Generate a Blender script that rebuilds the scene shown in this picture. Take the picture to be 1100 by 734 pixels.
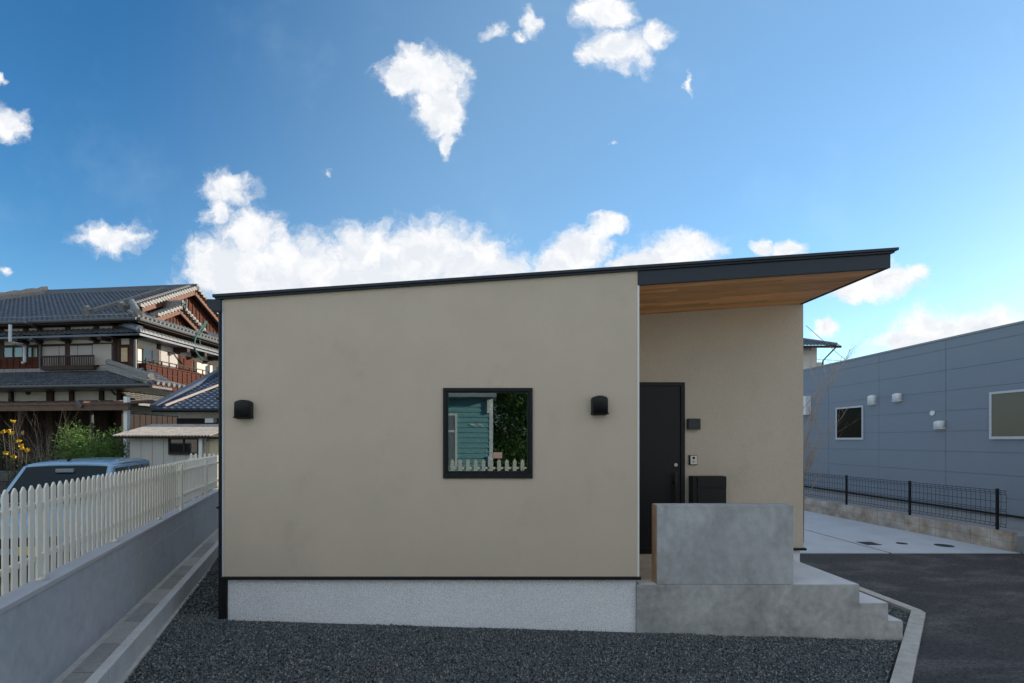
import bpy, bmesh, math, random
import numpy as np
from mathutils import Vector, Matrix
R = math.radians
random.seed(7)
for o in list(bpy.data.objects): bpy.data.objects.remove(o)
S = bpy.context.scene
C = S.collection

# ------------------------------------------------------------------ camera
H = 2.1
cd = bpy.data.cameras.new('camera'); cam = bpy.data.objects.new('camera', cd); C.objects.link(cam)
cd.sensor_width = 36; cd.lens = 18.0; cd.shift_x = 38/1100; cd.shift_y = 106/1100
cd.clip_start = 0.05; cd.clip_end = 6000
cam.location = (0, 0, H); cam.rotation_euler = (R(90), 0, 0)
S.camera = cam
F = 550.0
def P(px, py, Y): return ((px-512)*Y/F, Y, H-(py-473)*Y/F)

# ------------------------------------------------------------------ light
SUN_EL, SUN_AZ = 15.5, 63.0          # azimuth measured from +Y (view direction) towards +X (right)
S.view_settings.view_transform = 'Standard'; S.view_settings.look = 'None'
S.view_settings.exposure = 0.60; S.view_settings.gamma = 1.0
S.view_settings.use_curve_mapping = False
sl = bpy.data.lights.new('sun', 'SUN'); so = bpy.data.objects.new('sun', sl); C.objects.link(so)
sl.energy = 4.2; sl.angle = R(0.5); sl.color = (1.0, 0.88, 0.72)
sd = Vector((math.sin(R(SUN_AZ))*math.cos(R(SUN_EL)), math.cos(R(SUN_AZ))*math.cos(R(SUN_EL)), math.sin(R(SUN_EL))))
so.rotation_euler = (-sd).to_track_quat('-Z', 'Y').to_euler()
so.location = (20, 10, 20)

W = bpy.data.worlds.new('World'); S.world = W; W.use_nodes = True
nt = W.node_tree; nt.nodes.clear(); N = nt.nodes; L = nt.links
def wn(t, **k):
    n = N.new(t)
    for a, b in k.items(): setattr(n, a, b)
    return n
def wmath(op, a, b=None, c=None, clamp=False):
    n = wn('ShaderNodeMath', operation=op, use_clamp=clamp)
    for i, v in enumerate((a, b, c)):
        if v is None: continue
        if isinstance(v, (int, float)): n.inputs[i].default_value = v
        else: L.new(v, n.inputs[i])
    return n.outputs[0]
def wvec(op, a, b=None):
    n = wn('ShaderNodeVectorMath', operation=op)
    for i, v in enumerate((a, b)):
        if v is None: continue
        if isinstance(v, tuple): n.inputs[i].default_value = v
        else: L.new(v, n.inputs[i])
    return n
sky = wn('ShaderNodeTexSky'); sky.sky_type = 'NISHITA'; sky.sun_disc = False
sky.sun_elevation = R(SUN_EL); sky.sun_rotation = R(SUN_AZ)
sky.air_density = 1.0; sky.dust_density = 0.12; sky.ozone_density = 2.6; sky.altitude = 50
tc = wn('ShaderNodeTexCoord'); sep = wn('ShaderNodeSeparateXYZ'); L.new(tc.outputs['Generated'], sep.inputs[0])
ysafe = wmath('MAXIMUM', sep.outputs[1], 0.05)
cu = wmath('MULTIPLY', wmath('DIVIDE', sep.outputs[0], ysafe), F)      # tangent-plane coordinates of the direction
cv = wmath('MULTIPLY', wmath('DIVIDE', sep.outputs[2], ysafe), F)
comb = wn('ShaderNodeCombineXYZ'); L.new(cu, comb.inputs[0]); L.new(cv, comb.inputs[1])
def noise(vec, scale, detail, rough=0.55):
    n = wn('ShaderNodeTexNoise'); n.inputs['Scale'].default_value = scale; n.inputs['Detail'].default_value = detail
    n.inputs['Roughness'].default_value = rough; L.new(vec, n.inputs['Vector']); return n
nd = noise(comb.outputs[0], 0.022, 6, 0.62)
off = wvec('SUBTRACT', nd.outputs['Color'], (0.5, 0.5, 0.5))
offs = wvec('MULTIPLY', off.outputs[0], (58, 48, 0))
pw = wvec('ADD', comb.outputs[0], offs.outputs[0]).outputs[0]
# cloud puffs: direction in picture-plane units (u right, v up), radii, weight
PUFFS = [(455,82,46,32,1),(432,92,28,18,.95),(474,118,28,36,1),(484,150,12,20,.9),
 (535,34,20,13,.62),(570,28,18,20,.6),(556,40,16,10,.55),
 (650,14,42,22,.88),(664,52,44,26,.95),(706,38,22,18,.85),(640,-8,34,18,.9),(632,62,18,14,.7),(740,94,8,20,.6),
 (118,254,42,22,.95),(0,132,30,22,.9),(-2,88,12,10,.7),(2,290,26,10,.5),
 (245,206,38,24,.88),(232,232,24,20,.7),(272,250,44,32,.92),(250,292,60,42,1),(312,284,56,36,1),(384,274,32,30,1.05),
 (370,304,70,36,1.1),(450,276,62,40,1.1),(430,305,90,36,1.1),(502,282,48,36,1.05),(544,292,34,26,1),(300,312,110,30,1),
 (652,244,24,18,.95),(626,266,40,26,1),(600,286,34,20,1),(676,284,30,14,.8),
 (730,268,52,20,1),(704,280,34,16,1),(846,265,19,13,1),(822,268,16,11,.95),
 (952,300,44,24,.95),(915,312,36,14,.9),(980,292,20,14,.8),(1002,356,50,26,1.05),(1052,352,52,20,1.05),(966,364,30,18,.95),(1010,378,80,22,1),
 (884,351,18,12,.95),(356,190,12,8,.45),(655,150,9,6,.4),(-140,200,60,40,1),(1300,240,120,60,1),(1500,120,140,60,.9),(-400,280,160,40,1)]
field = None
for (px, py, rx, ry, w) in PUFFS:
    a = wvec('SUBTRACT', pw, (px-512.0, 473.0-py, 0.0))
    b = wvec('MULTIPLY', a.outputs[0], (1/(rx*1.04), 1/(ry*1.04), 0.0))
    l = wvec('LENGTH', b.outputs[0])
    v = wmath('SUBTRACT', w*1.0, l.outputs['Value'])
    field = v if field is None else wmath('MAXIMUM', field, v)
nf = noise(pw, 0.04, 10, 0.66)
fuz = wmath('MULTIPLY', wmath('SUBTRACT', nf.outputs['Fac'], 0.5), 1.25)
dens = wmath('ADD', field, fuz)
mr = wn('ShaderNodeMapRange', interpolation_type='SMOOTHSTEP'); L.new(dens, mr.inputs[0])
mr.inputs[1].default_value = -0.16; mr.inputs[2].default_value = 0.52
front = wmath('GREATER_THAN', sep.outputs[1], 0.06)
horizon = wn('ShaderNodeMapRange'); L.new(sep.outputs[2], horizon.inputs[0]); horizon.inputs[1].default_value = 0.0; horizon.inputs[2].default_value = 0.05
cover = wmath('MULTIPLY', wmath('MULTIPLY', mr.outputs[0], front), horizon.outputs[0])
# unseen broken cumulus added overhead and behind as neutral fill light
nb_ = noise(tc.outputs['Generated'], 3.2, 7, 0.6)
rear = wn('ShaderNodeMapRange', interpolation_type='SMOOTHSTEP'); L.new(nb_.outputs['Fac'], rear.inputs[0]); rear.inputs[1].default_value = .43; rear.inputs[2].default_value = .55
zr_ = wn('ShaderNodeMapRange', interpolation_type='SMOOTHSTEP'); L.new(sep.outputs[1], zr_.inputs[0]); zr_.inputs[1].default_value = .05; zr_.inputs[2].default_value = -.25
zt__ = wn('ShaderNodeMapRange', interpolation_type='SMOOTHSTEP'); L.new(sep.outputs[2], zt__.inputs[0]); zt__.inputs[1].default_value = .76; zt__.inputs[2].default_value = .9
cover = wmath('MAXIMUM', cover, wmath('MULTIPLY', rear.outputs[0], wmath('MULTIPLY', wmath('MAXIMUM', zr_.outputs[0], zt__.outputs[0]), horizon.outputs[0])))
# thin high veils
nv = noise(comb.outputs[0], 0.006, 5, 0.6)
veil = wn('ShaderNodeMapRange', interpolation_type='SMOOTHSTEP'); L.new(nv.outputs['Fac'], veil.inputs[0]); veil.inputs[1].default_value = .52; veil.inputs[2].default_value = .8; veil.inputs[4].default_value = .08
hz = wn('ShaderNodeMapRange', interpolation_type='SMOOTHSTEP'); L.new(wmath('SUBTRACT', cu, wmath('MULTIPLY', cv, .35)), hz.inputs[0])
hz.inputs[1].default_value = -580; hz.inputs[2].default_value = -20; hz.inputs[4].default_value = .21
veilf = wmath('MULTIPLY', wmath('ADD', veil.outputs[0], hz.outputs[0]), front)
# self-shading of the clouds: soft grey where the puffs are thick and away from the sun
ns = noise(wvec('ADD', pw, (-7.0, -9.0, 3.0)).outputs[0], 0.03, 5, 0.55)
sh = wmath('SUBTRACT', nf.outputs['Fac'], ns.outputs['Fac'])
shade = wn('ShaderNodeMapRange'); base_ = wn('ShaderNodeMapRange', interpolation_type='SMOOTHSTEP'); L.new(wmath('ADD', cv, wmath('MULTIPLY', wmath('MAXIMUM', wmath('SUBTRACT', cu, 150.0), 0.0), .5)), base_.inputs[0]); base_.inputs[1].default_value = 150; base_.inputs[2].default_value = 225; base_.inputs[3].default_value = -.13; base_.inputs[4].default_value = 0.0
L.new(wmath('ADD', base_.outputs[0], wmath('ADD', sh, wmath('MULTIPLY', field, -0.16))), shade.inputs[0])
shade.inputs[1].default_value = -0.26; shade.inputs[2].default_value = 0.06
ccol = wn('ShaderNodeMix', data_type='RGBA'); L.new(shade.outputs[0], ccol.inputs[0])
ccol.inputs[6].default_value = (4.2, 4.4, 4.7, 1); ccol.inputs[7].default_value = (5.2, 5.2, 5.2, 1)
hs = wn('ShaderNodeHueSaturation'); hs.inputs['Saturation'].default_value = 1.28; L.new(sky.outputs[0], hs.inputs['Color'])
mixc = wn('ShaderNodeMix', data_type='RGBA'); L.new(cover, mixc.inputs[0]); vm_ = wn('ShaderNodeMix', data_type='RGBA'); L.new(veilf, vm_.inputs[0]); L.new(hs.outputs[0], vm_.inputs[6]); vm_.inputs[7].default_value = (3.9, 5.3, 5.9, 1)
L.new(vm_.outputs[2], mixc.inputs[6]); L.new(ccol.outputs[2], mixc.inputs[7])
bg = wn('ShaderNodeBackground'); bg.inputs[1].default_value = 0.13; L.new(mixc.outputs[2], bg.inputs[0])
wo = wn('ShaderNodeOutputWorld'); L.new(bg.outputs[0], wo.inputs[0])

# ------------------------------------------------------------------ helpers
MATS = {}
def mat(name, col, rough=0.7, spec=0.4, var=0.0, vscale=3.0, bump=0.0, bscale=60.0, metal=0.0, detail=6, col2=None, ramp=(0.35,0.65), speck=None, stretch=None, island=0.0, dist=0.0):
    if name in MATS: return MATS[name]
    m = bpy.data.materials.new(name); m.use_nodes = True; n = m.node_tree.nodes; l = m.node_tree.links
    b = n['Principled BSDF']; b.inputs['Base Color'].default_value = (*col, 1); b.inputs['Roughness'].default_value = rough
    b.inputs['Specular IOR Level'].default_value = spec; b.inputs['Metallic'].default_value = metal
    tcn = n.new('ShaderNodeTexCoord'); vec = tcn.outputs['Object']
    if stretch:
        mp = n.new('ShaderNodeMapping'); mp.inputs['Scale'].default_value = stretch; l.new(vec, mp.inputs[0]); vec = mp.outputs[0]
    cur = None
    if var or col2:
        t = n.new('ShaderNodeTexNoise'); t.inputs['Scale'].default_value = vscale; t.inputs['Detail'].default_value = detail; t.inputs['Roughness'].default_value = .62; t.inputs['Distortion'].default_value = dist
        l.new(vec, t.inputs['Vector'])
        r = n.new('ShaderNodeValToRGB'); r.color_ramp.elements[0].position = ramp[0]; r.color_ramp.elements[1].position = ramp[1]
        c2 = col2 or tuple(min(1, c*(1+var)) for c in col); c1 = col if col2 else tuple(c*(1-var) for c in col)
        r.color_ramp.elements[0].color = (*c1, 1); r.color_ramp.elements[1].color = (*c2, 1)
        l.new(t.outputs['Fac'], r.inputs[0]); cur = r.outputs[0]
        mrn = n.new('ShaderNodeMapRange'); mrn.inputs[3].default_value = max(0, rough-.08); mrn.inputs[4].default_value = min(1, rough+.08)
        l.new(t.outputs['Fac'], mrn.inputs[0]); l.new(mrn.outputs[0], b.inputs['Roughness'])
    def mul(cur, fac_out, lo, hi, f0=0.3, f1=0.7):
        mr_ = n.new('ShaderNodeMapRange'); mr_.inputs[1].default_value = f0; mr_.inputs[2].default_value = f1
        mr_.inputs[3].default_value = lo; mr_.inputs[4].default_value = hi; l.new(fac_out, mr_.inputs[0])
        mx = n.new('ShaderNodeVectorMath'); mx.operation = 'SCALE'
        if cur is None: mx.inputs[0].default_value = col
        else: l.new(cur, mx.inputs[0])
        l.new(mr_.outputs[0], mx.inputs['Scale']); return mx.outputs[0]
    if speck:
        t2 = n.new('ShaderNodeTexNoise'); t2.inputs['Scale'].default_value = speck[0]; t2.inputs['Detail'].default_value = 2; l.new(vec, t2.inputs['Vector'])
        cur = mul(cur, t2.outputs['Fac'], 1-speck[1], 1+speck[1])
    if island:
        g = n.new('ShaderNodeNewGeometry'); cur = mul(cur, g.outputs['Random Per Island'], 1-island, 1+island, 0, 1)
    if cur is not None: l.new(cur, b.inputs['Base Color'])
    if bump:
        t3 = n.new('ShaderNodeTexNoise'); t3.inputs['Scale'].default_value = bscale; t3.inputs['Detail'].default_value = 4; l.new(vec, t3.inputs['Vector'])
        bp = n.new('ShaderNodeBump'); bp.inputs['Strength'].default_value = bump; bp.inputs['Distance'].default_value = .01
        l.new(t3.outputs['Fac'], bp.inputs['Height']); l.new(bp.outputs[0], b.inputs['Normal'])
    MATS[name] = m; return m

class MB:
    """collects shapes into one mesh"""
    def __init__(s): s.v = []; s.f = []; s.mi = []; s.g = []
    def add(s, vs, fs, m=0):
        o = len(s.v); s.v += [tuple(v) for v in vs]; s.f += [tuple(i+o for i in f) for f in fs]; s.mi += [m]*len(fs); s.g.append((o, len(s.v), len(s.f)-len(fs), len(s.f))); return s
    def box(s, x0, x1, y0, y1, z0, z1, m=0):
        return s.hexa([(x0,y0,z0),(x1,y0,z0),(x1,y1,z0),(x0,y1,z0),(x0,y0,z1),(x1,y0,z1),(x1,y1,z1),(x0,y1,z1)], m)
    def hexa(s, p, m=0):
        return s.add(p, [(0,3,2,1),(4,5,6,7),(0,1,5,4),(1,2,6,5),(2,3,7,6),(3,0,4,7)], m)
    def prism(s, poly, axis, a, b, m=0):
        """poly of 2-D points extruded along axis 'x','y','z' between a and b"""
        def q(p, t): return {'x': (t,p[0],p[1]), 'y': (p[0],t,p[1]), 'z': (p[0],p[1],t)}[axis]
        n = len(poly); vs = [q(p,a) for p in poly]+[q(p,b) for p in poly]
        fs = [tuple(range(n))[::-1], tuple(range(n,2*n))]+[(i,(i+1)%n,(i+1)%n+n,i+n) for i in range(n)]
        return s.add(vs, fs, m)
    def tube(s, pts, r, seg=8, m=0, caps=True):
        pts = [Vector(p) for p in pts]; n = len(pts); rs = r if isinstance(r, (list,tuple)) else [r]*n
        vs = []; up = None
        for i, p in enumerate(pts):
            d = (pts[min(i+1,n-1)]-pts[max(i-1,0)]).normalized()
            if up is None: up = Vector((0,0,1)) if abs(d.z) < .9 else Vector((1,0,0))
            a = d.cross(up).normalized(); b = a.cross(d).normalized(); up = b
            for k in range(seg):
                t = 2*math.pi*k/seg; vs.append(p+a*math.cos(t)*rs[i]+b*math.sin(t)*rs[i])
        fs = []
        for i in range(n-1):
            for k in range(seg):
                k2 = (k+1) % seg; fs.append((i*seg+k, i*seg+k2, (i+1)*seg+k2, (i+1)*seg+k))
        if caps: fs += [tuple(range(seg))[::-1], tuple(range((n-1)*seg, n*seg))]
        return s.add(vs, fs, m)
    def bar(s, a, b, w, h, m=0):
        a = Vector(a); b = Vector(b); d = (b-a).normalized(); up = Vector((0,0,1)) if abs(d.z) < .95 else Vector((0,1,0))
        x = d.cross(up).normalized()*w/2; z = x.normalized().cross(d).normalized()*h/2
        return s.hexa([a-x-z, a+x-z, b+x-z, b-x-z, a-x+z, a+x+z, b+x+z, b-x+z], m)
    def build(s, name, m, parent=None, bevel=0.0, smooth=False, loc=None, seg=2):
        me = bpy.data.meshes.new(name); me.from_pydata(s.v, [], s.f)
        for mm in (m if isinstance(m, (list,tuple)) else [m]): me.materials.append(mm)
        if any(s.mi): me.polygons.foreach_set('material_index', s.mi)
        bm = bmesh.new(); bm.from_mesh(me); bmesh.ops.recalc_face_normals(bm, faces=bm.faces); bm.to_mesh(me); bm.free()
        o = bpy.data.objects.new(name, me); C.objects.link(o); o.parent = parent
        if loc: o.location = loc
        if smooth: me.shade_smooth()
        if bevel:
            b = o.modifiers.new('bevel', 'BEVEL'); b.width = bevel; b.segments = seg; b.limit_method = 'ANGLE'; b.angle_limit = R(35)
        return o
def build_each(mb, name, m, parent=None, **k):
    out = []
    for (v0, v1, f0, f1) in mb.g:
        q = MB(); q.add(mb.v[v0:v1], [tuple(i-v0 for i in f) for f in mb.f[f0:f1]]); out.append(q.build(name, m, parent, **k))
    return out
def tag(o, label=None, cat=None, group=None, kind=None):
    if label: o['label'] = label
    if cat: o['category'] = cat
    if group: o['group'] = group
    if kind: o['kind'] = kind
    return o
def empty(name, loc, rz=0, **k):
    o = bpy.data.objects.new(name, None); C.objects.link(o); o.location = loc; o.rotation_euler = (0,0,rz); o.empty_display_size = .2
    return tag(o, **k)
def copy_tree(o, parent=None):
    c = o.copy(); C.objects.link(c); c.parent = parent
    for ch in [x for x in C.objects if x.parent == o]: copy_tree(ch, c)
    return c
def text_mesh(name, body, size, m, parent, loc, rot, ext=0.001):
    cu_ = bpy.data.curves.new(name, 'FONT'); cu_.body = body; cu_.size = size; cu_.extrude = ext; cu_.align_x = 'CENTER'; cu_.align_y = 'CENTER'
    t = bpy.data.objects.new(name, cu_); me = bpy.data.meshes.new_from_object(t); bpy.data.objects.remove(t)
    o = bpy.data.objects.new(name, me); C.objects.link(o); o.parent = parent; o.location = loc; o.rotation_euler = rot; me.materials.append(m); return o
def tile_roof(mb, o, ex, ey, L_, D_, inside=lambda a, b: True, pw_=.20, ph=.20, amp=.028):
    """pantiles on the plane o + ex*a + ey*b ; ex along the eave, ey up the slope"""
    o = Vector(o); ex = Vector(ex).normalized(); ey = Vector(ey).normalized(); nz = ex.cross(ey).normalized()
    if nz.z < 0: nz = -nz
    prof = [(0,.35),(.12,.9),(.25,1.05),(.38,.75),(.5,.25),(.68,0),(.86,.08),(1,.35)]
    nc = int(math.ceil(L_/pw_)); nr = int(math.ceil(D_/ph))
    for r in range(nr):
        for c in range(nc):
            if not inside((c+.5)*pw_, (r+.5)*ph): continue
            vs = []
            for (t, hgt) in prof:
                base = o+ex*(c+t)*pw_
                vs.append(base+ey*(r*ph)+nz*(hgt*amp+.028-.03))
                vs.append(base+ey*(r*ph)+nz*(hgt*amp+.028))
                vs.append(base+ey*((r+1)*ph+.01)+nz*(hgt*amp))
            fs = []
            for k in range(len(prof)-1):
                a = 3*k; b = 3*k+3
                fs.append((a, b, b+1, a+1)); fs.append((a+1, b+1, b+2, a+2))
            mb.add(vs, fs)
    return mb

# ------------------------------------------------------------------ materials
M_stucco = mat('beige_stucco', (.615,.53,.42), .9, .2, var=.035, vscale=1.1, bump=.6, bscale=130, speck=(150,.12))
def smudges(m, scale, amount, stretch):
    n = m.node_tree.nodes; l = m.node_tree.links; b = n['Principled BSDF']; src = b.inputs['Base Color'].links[0].from_socket
    t = n.new('ShaderNodeTexCoord'); mp = n.new('ShaderNodeMapping'); mp.inputs['Scale'].default_value = stretch; l.new(t.outputs['Object'], mp.inputs[0])
    q = n.new('ShaderNodeTexNoise'); q.inputs['Scale'].default_value = scale; q.inputs['Detail'].default_value = 12; q.inputs['Roughness'].default_value = .7; l.new(mp.outputs[0], q.inputs['Vector'])
    r_ = n.new('ShaderNodeMapRange'); r_.inputs[1].default_value = .56; r_.inputs[2].default_value = .74; r_.inputs[3].default_value = 1.0; r_.inputs[4].default_value = 1-amount; l.new(q.outputs['Fac'], r_.inputs[0])
    v = n.new('ShaderNodeVectorMath'); v.operation = 'SCALE'; l.new(src, v.inputs[0]); l.new(r_.outputs[0], v.inputs['Scale']); l.new(v.outputs[0], b.inputs['Base Color'])
smudges(M_stucco, 1.9, .13, (1,1,.8))
M_plinth = mat('speckled_plinth', (.82,.84,.87), .9, .2, var=.03, vscale=2, bump=.5, bscale=140, speck=(140,.42))
M_black = mat('black_metal', (.010,.011,.013), .45, .3, bump=.05, bscale=300)
M_fascia = mat('dark_blue_steel', (.022,.032,.045), .5, .4, var=.06, vscale=2)
M_white = mat('white_paint', (.80,.80,.78), .5, .4, var=.03, vscale=4)
M_door = mat('dark_door_panel', (.012,.012,.014), .45, .3, var=.1, vscale=20, stretch=(8,8,.4))
M_conc = mat('troweled_concrete', (.36,.38,.385), .75, .3, col2=(.52,.55,.56), vscale=2.3, detail=12, dist=.35, ramp=(.38,.70), bump=.25, bscale=25, speck=(11,.10), stretch=(1,1,.8))
M_conc2 = mat('poured_concrete', (.30,.31,.305), .85, .3, col2=(.50,.51,.50), vscale=2.0, detail=12, dist=.5, ramp=(.34,.66), bump=.3, bscale=30, speck=(13,.12))
smudges(M_conc, 5, .28, (1,1,.6)); smudges(M_conc2, 4, .32, (1,1,.7))
M_floor = mat('smooth_concrete_top', (.68,.69,.69), .7, .3, var=.08, vscale=3, bump=.1, bscale=60)
M_glowfloor = mat('tan_floor_glow', (.74,.58,.40), .7, .3, var=.10, vscale=5, bump=.2, bscale=90)
M_kerb = mat('kerb_concrete', (.50,.49,.45), .88, .25, var=.12, vscale=6, bump=.35, bscale=120, speck=(60,.08), island=.09)
M_slab = mat('driveway_concrete', (.50,.55,.60), .8, .3, var=.07, vscale=1.3, bump=.15, bscale=60)
M_asph = mat('asphalt', (.066,.066,.068), .88, .25, col2=(.17,.17,.165), ramp=(.47,.74), detail=10, dist=.6, vscale=.7, bump=.9, bscale=90, speck=(38,.5), stretch=(1,1.7,1))
M_grout = mat('wall_render', (.44,.46,.49), .85, .25, var=.04, vscale=1.8, bump=.25, bscale=80, speck=(12,.06))
smudges(M_grout, 2.2, .18, (1,1,1)); smudges(M_kerb, 4, .3, (1,1,1))
M_tile = mat('grey_roof_tile', (.075,.09,.11), .38, .6, var=.18, vscale=5, island=.22)
M_tileL = mat('weathered_ridge_tile', (.21,.205,.195), .55, .4, var=.3, vscale=14)
M_plaster = mat('white_plaster', (.62,.60,.55), .9, .2, var=.07, vscale=1.7, bump=.1)
M_dwood = mat('dark_timber', (.045,.026,.018), .7, .3, var=.3, vscale=9, stretch=(1,1,.3))
M_rwood = mat('red_brown_boards', (.075,.022,.012), .7, .15, var=.3, vscale=7, stretch=(.4,.4,3))
M_gwood = mat('gable_boards', (.17,.072,.042), .65, .3, var=.25, vscale=8)
M_shutter = mat('pale_shutter', (.42,.39,.37), .7, .3, var=.05, vscale=3)
M_siding = mat('blue_grey_siding', (.225,.265,.315), .55, .35, var=.02, vscale=1.0, bump=.1, bscale=150)
M_glassD = mat('dark_glass', (.012,.016,.018), .03, 1.0)
M_alu = mat('aluminium_frame', (.55,.57,.60), .4, .5, var=.02)
M_rust = mat('block_concrete', (.34,.27,.20), .9, .2, col2=(.48,.46,.42), vscale=4, detail=8, bump=.35, bscale=90, island=.10, speck=(3,.16))
M_leaf = mat('green_leaves', (.10,.19,.035), .6, .3, var=.4, vscale=3, island=.45)
M_leafD = mat('dark_green_leaves', (.035,.075,.02), .6, .3, var=.4, vscale=1.4, island=.5)
M_twig = mat('bare_twig', (.34,.28,.21), .85, .2, var=.2, vscale=20)
M_bark = mat('bark', (.11,.085,.065), .9, .2, var=.3, vscale=20, bump=.5, bscale=60)
M_yellow = mat('yellow_flower', (.75,.52,.04), .6, .3, island=.25)
M_pipeL = mat('pale_pipe', (.55,.60,.62), .5, .4, var=.05)
M_car = mat('light_blue_car_paint', (.26,.44,.60), .25, .5); MATS['light_blue_car_paint'].node_tree.nodes['Principled BSDF'].inputs['Coat Weight'].default_value = .7
M_rubber = mat('tyre_rubber', (.02,.02,.02), .85, .2)
M_corr = mat('weathered_corrugated_sheet', (.30,.27,.235), .85, .25, col2=(.42,.39,.35), vscale=7, speck=(30,.15))
M_shed = mat('cream_shed_panel', (.55,.54,.49), .8, .25, var=.05, vscale=2, bump=.1)
M_green = mat('green_hose', (.03,.12,.10), .5, .4)

# planked soffit: real warm timber, board tone changes board by board
def wood_soffit():
    m = bpy.data.materials.new('cedar_soffit'); m.use_nodes = True; n = m.node_tree.nodes; l = m.node_tree.links; b = n['Principled BSDF']
    t = n.new('ShaderNodeTexCoord'); mp = n.new('ShaderNodeMapping'); mp.inputs['Scale'].default_value = (1.2, 14, 14); l.new(t.outputs['Object'], mp.inputs[0])
    ns_ = n.new('ShaderNodeTexNoise'); ns_.inputs['Scale'].default_value = 2.2; ns_.inputs['Detail'].default_value = 6; l.new(mp.outputs[0], ns_.inputs['Vector'])
    r = n.new('ShaderNodeValToRGB'); r.color_ramp.elements[0].position = .3; r.color_ramp.elements[1].position = .7
    r.color_ramp.elements[0].color = (.70,.31,.115,1); r.color_ramp.elements[1].color = (.92,.50,.21,1); l.new(ns_.outputs['Fac'], r.inputs[0])
    g = n.new('ShaderNodeNewGeometry'); mr_ = n.new('ShaderNodeMapRange'); mr_.inputs[3].default_value = .72; mr_.inputs[4].default_value = 1.2; l.new(g.outputs['Random Per Island'], mr_.inputs[0])
    vm = n.new('ShaderNodeVectorMath'); vm.operation = 'SCALE'; l.new(r.outputs[0], vm.inputs[0]); l.new(mr_.outputs[0], vm.inputs['Scale'])
    l.new(vm.outputs[0], b.inputs['Base Color']); b.inputs['Roughness'].default_value = .55; return m
M_wood = wood_soffit()
def window_glass():
    m = bpy.data.materials.new('clear_window_glass'); m.use_nodes = True; n = m.node_tree.nodes; l = m.node_tree.links
    n.remove(n['Principled BSDF']); fr = n.new('ShaderNodeFresnel'); fr.inputs[0].default_value = 2.1
    tr = n.new('ShaderNodeBsdfTransparent'); tr.inputs[0].default_value = (.82,.9,.9,1); gl = n.new('ShaderNodeBsdfGlossy'); gl.inputs['Roughness'].default_value = 0.0
    gl.inputs[0].default_value = (.85,.97,1,1)
    mx = n.new('ShaderNodeMixShader'); l.new(fr.outputs[0], mx.inputs[0]); l.new(tr.outputs[0], mx.inputs[1]); l.new(gl.outputs[0], mx.inputs[2])
    l.new(mx.outputs[0], n['Material Output'].inputs[0]); return m
M_glass = window_glass()

# ------------------------------------------------------------------ ground
def gz(X): return -.03*X+.045          # gravel level
MB().box(-900, 900, -900, 1500, -1.2, -.17).build('ground', mat('far_ground', (.20,.19,.17), .95, .1, var=.2, vscale=.05))['kind'] = 'structure'
tag(MB().box(3.2, 26, 2.0, 10.0, -.5, -.115).build('asphalt_lot', M_asph), kind='structure')
tag(MB().box(-3.6, 26, -.55, 2.0, -.5, -.118).build('lane', mat('pale_bounce_road', (.60,.56,.49), .9, .2, var=.1, vscale=1.5)), kind='structure')  # unseen lane and road, coloured pale to bounce light onto the facade
tag(MB().box(-40, 40, -4.2, -.56, -.5, -.121).build('road', mat('pale_bounce_road', (.60,.56,.49), .9, .2, var=.1, vscale=1.5)), kind='structure')
slab = MB()
slab.box(4.5, 8.06, 10.0, 24, -.5, -.10); slab.box(8.11, 10.62, 10.0, 24, -.5, -.10)
tag(slab.build('driveway', M_slab, bevel=.004), kind='structure')
tag(MB().box(8.06, 8.11, 10.0, 24, -.5, -.108).build('driveway_joint', mat('joint_filler', (.03,.03,.035), .9)), kind='structure')
tag(MB().prism([(-5.6,2),(-3.3,2),(-8.8,20),(-60,40),(-60,2)], 'z', -.5, .13).build('neighbour_yard', mat('yard_soil', (.17,.155,.13), .95, .1, var=.25, vscale=1.5, bump=.6, bscale=60)), kind='structure')
def fx(a, Y): return a-.322*Y
# gravel bed
gb = MB(); gb.add([(-3.2,1.9,gz(-3.2)-.012),(4.7,1.9,gz(4.7)-.012),(5.7,6.4,gz(5.7)-.012),(5.7,9.9,gz(5.7)-.012),(-4.6,9.9,gz(-4.6)-.012),(-6.4,15,gz(-6.4)-.012),(-2.7,15,gz(-2.7)-.012),(-2.7,9.9,gz(-2.7)-.012),(2.9,1.9,0)], [(0,1,2,3,7,4)])
gb = MB()
gb.add([(-3.0,1.9,gz(-3.0)-.012),(1.13,1.9,gz(1.13)-.012),(5.5,6.52,gz(5.5)-.012),(5.62,9.9,gz(5.62)-.012),(-2.7,9.9,gz(-2.7)-.012),(-5.2,9.9,gz(-5.2)-.012)], [(0,1,2,3,4,5)])
gb.add([(-5.2,9.9,gz(-5.2)-.012),(-2.7,9.9,gz(-2.7)-.012),(-2.7,16,gz(-2.7)-.012),(-6.9,16,gz(-6.9)-.012)], [(0,1,2,3)])
tag(gb.build('gravel_bed', mat('gravel_fines', (.035,.042,.05), .95, .1, var=.3, vscale=90)), kind='structure')
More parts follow.
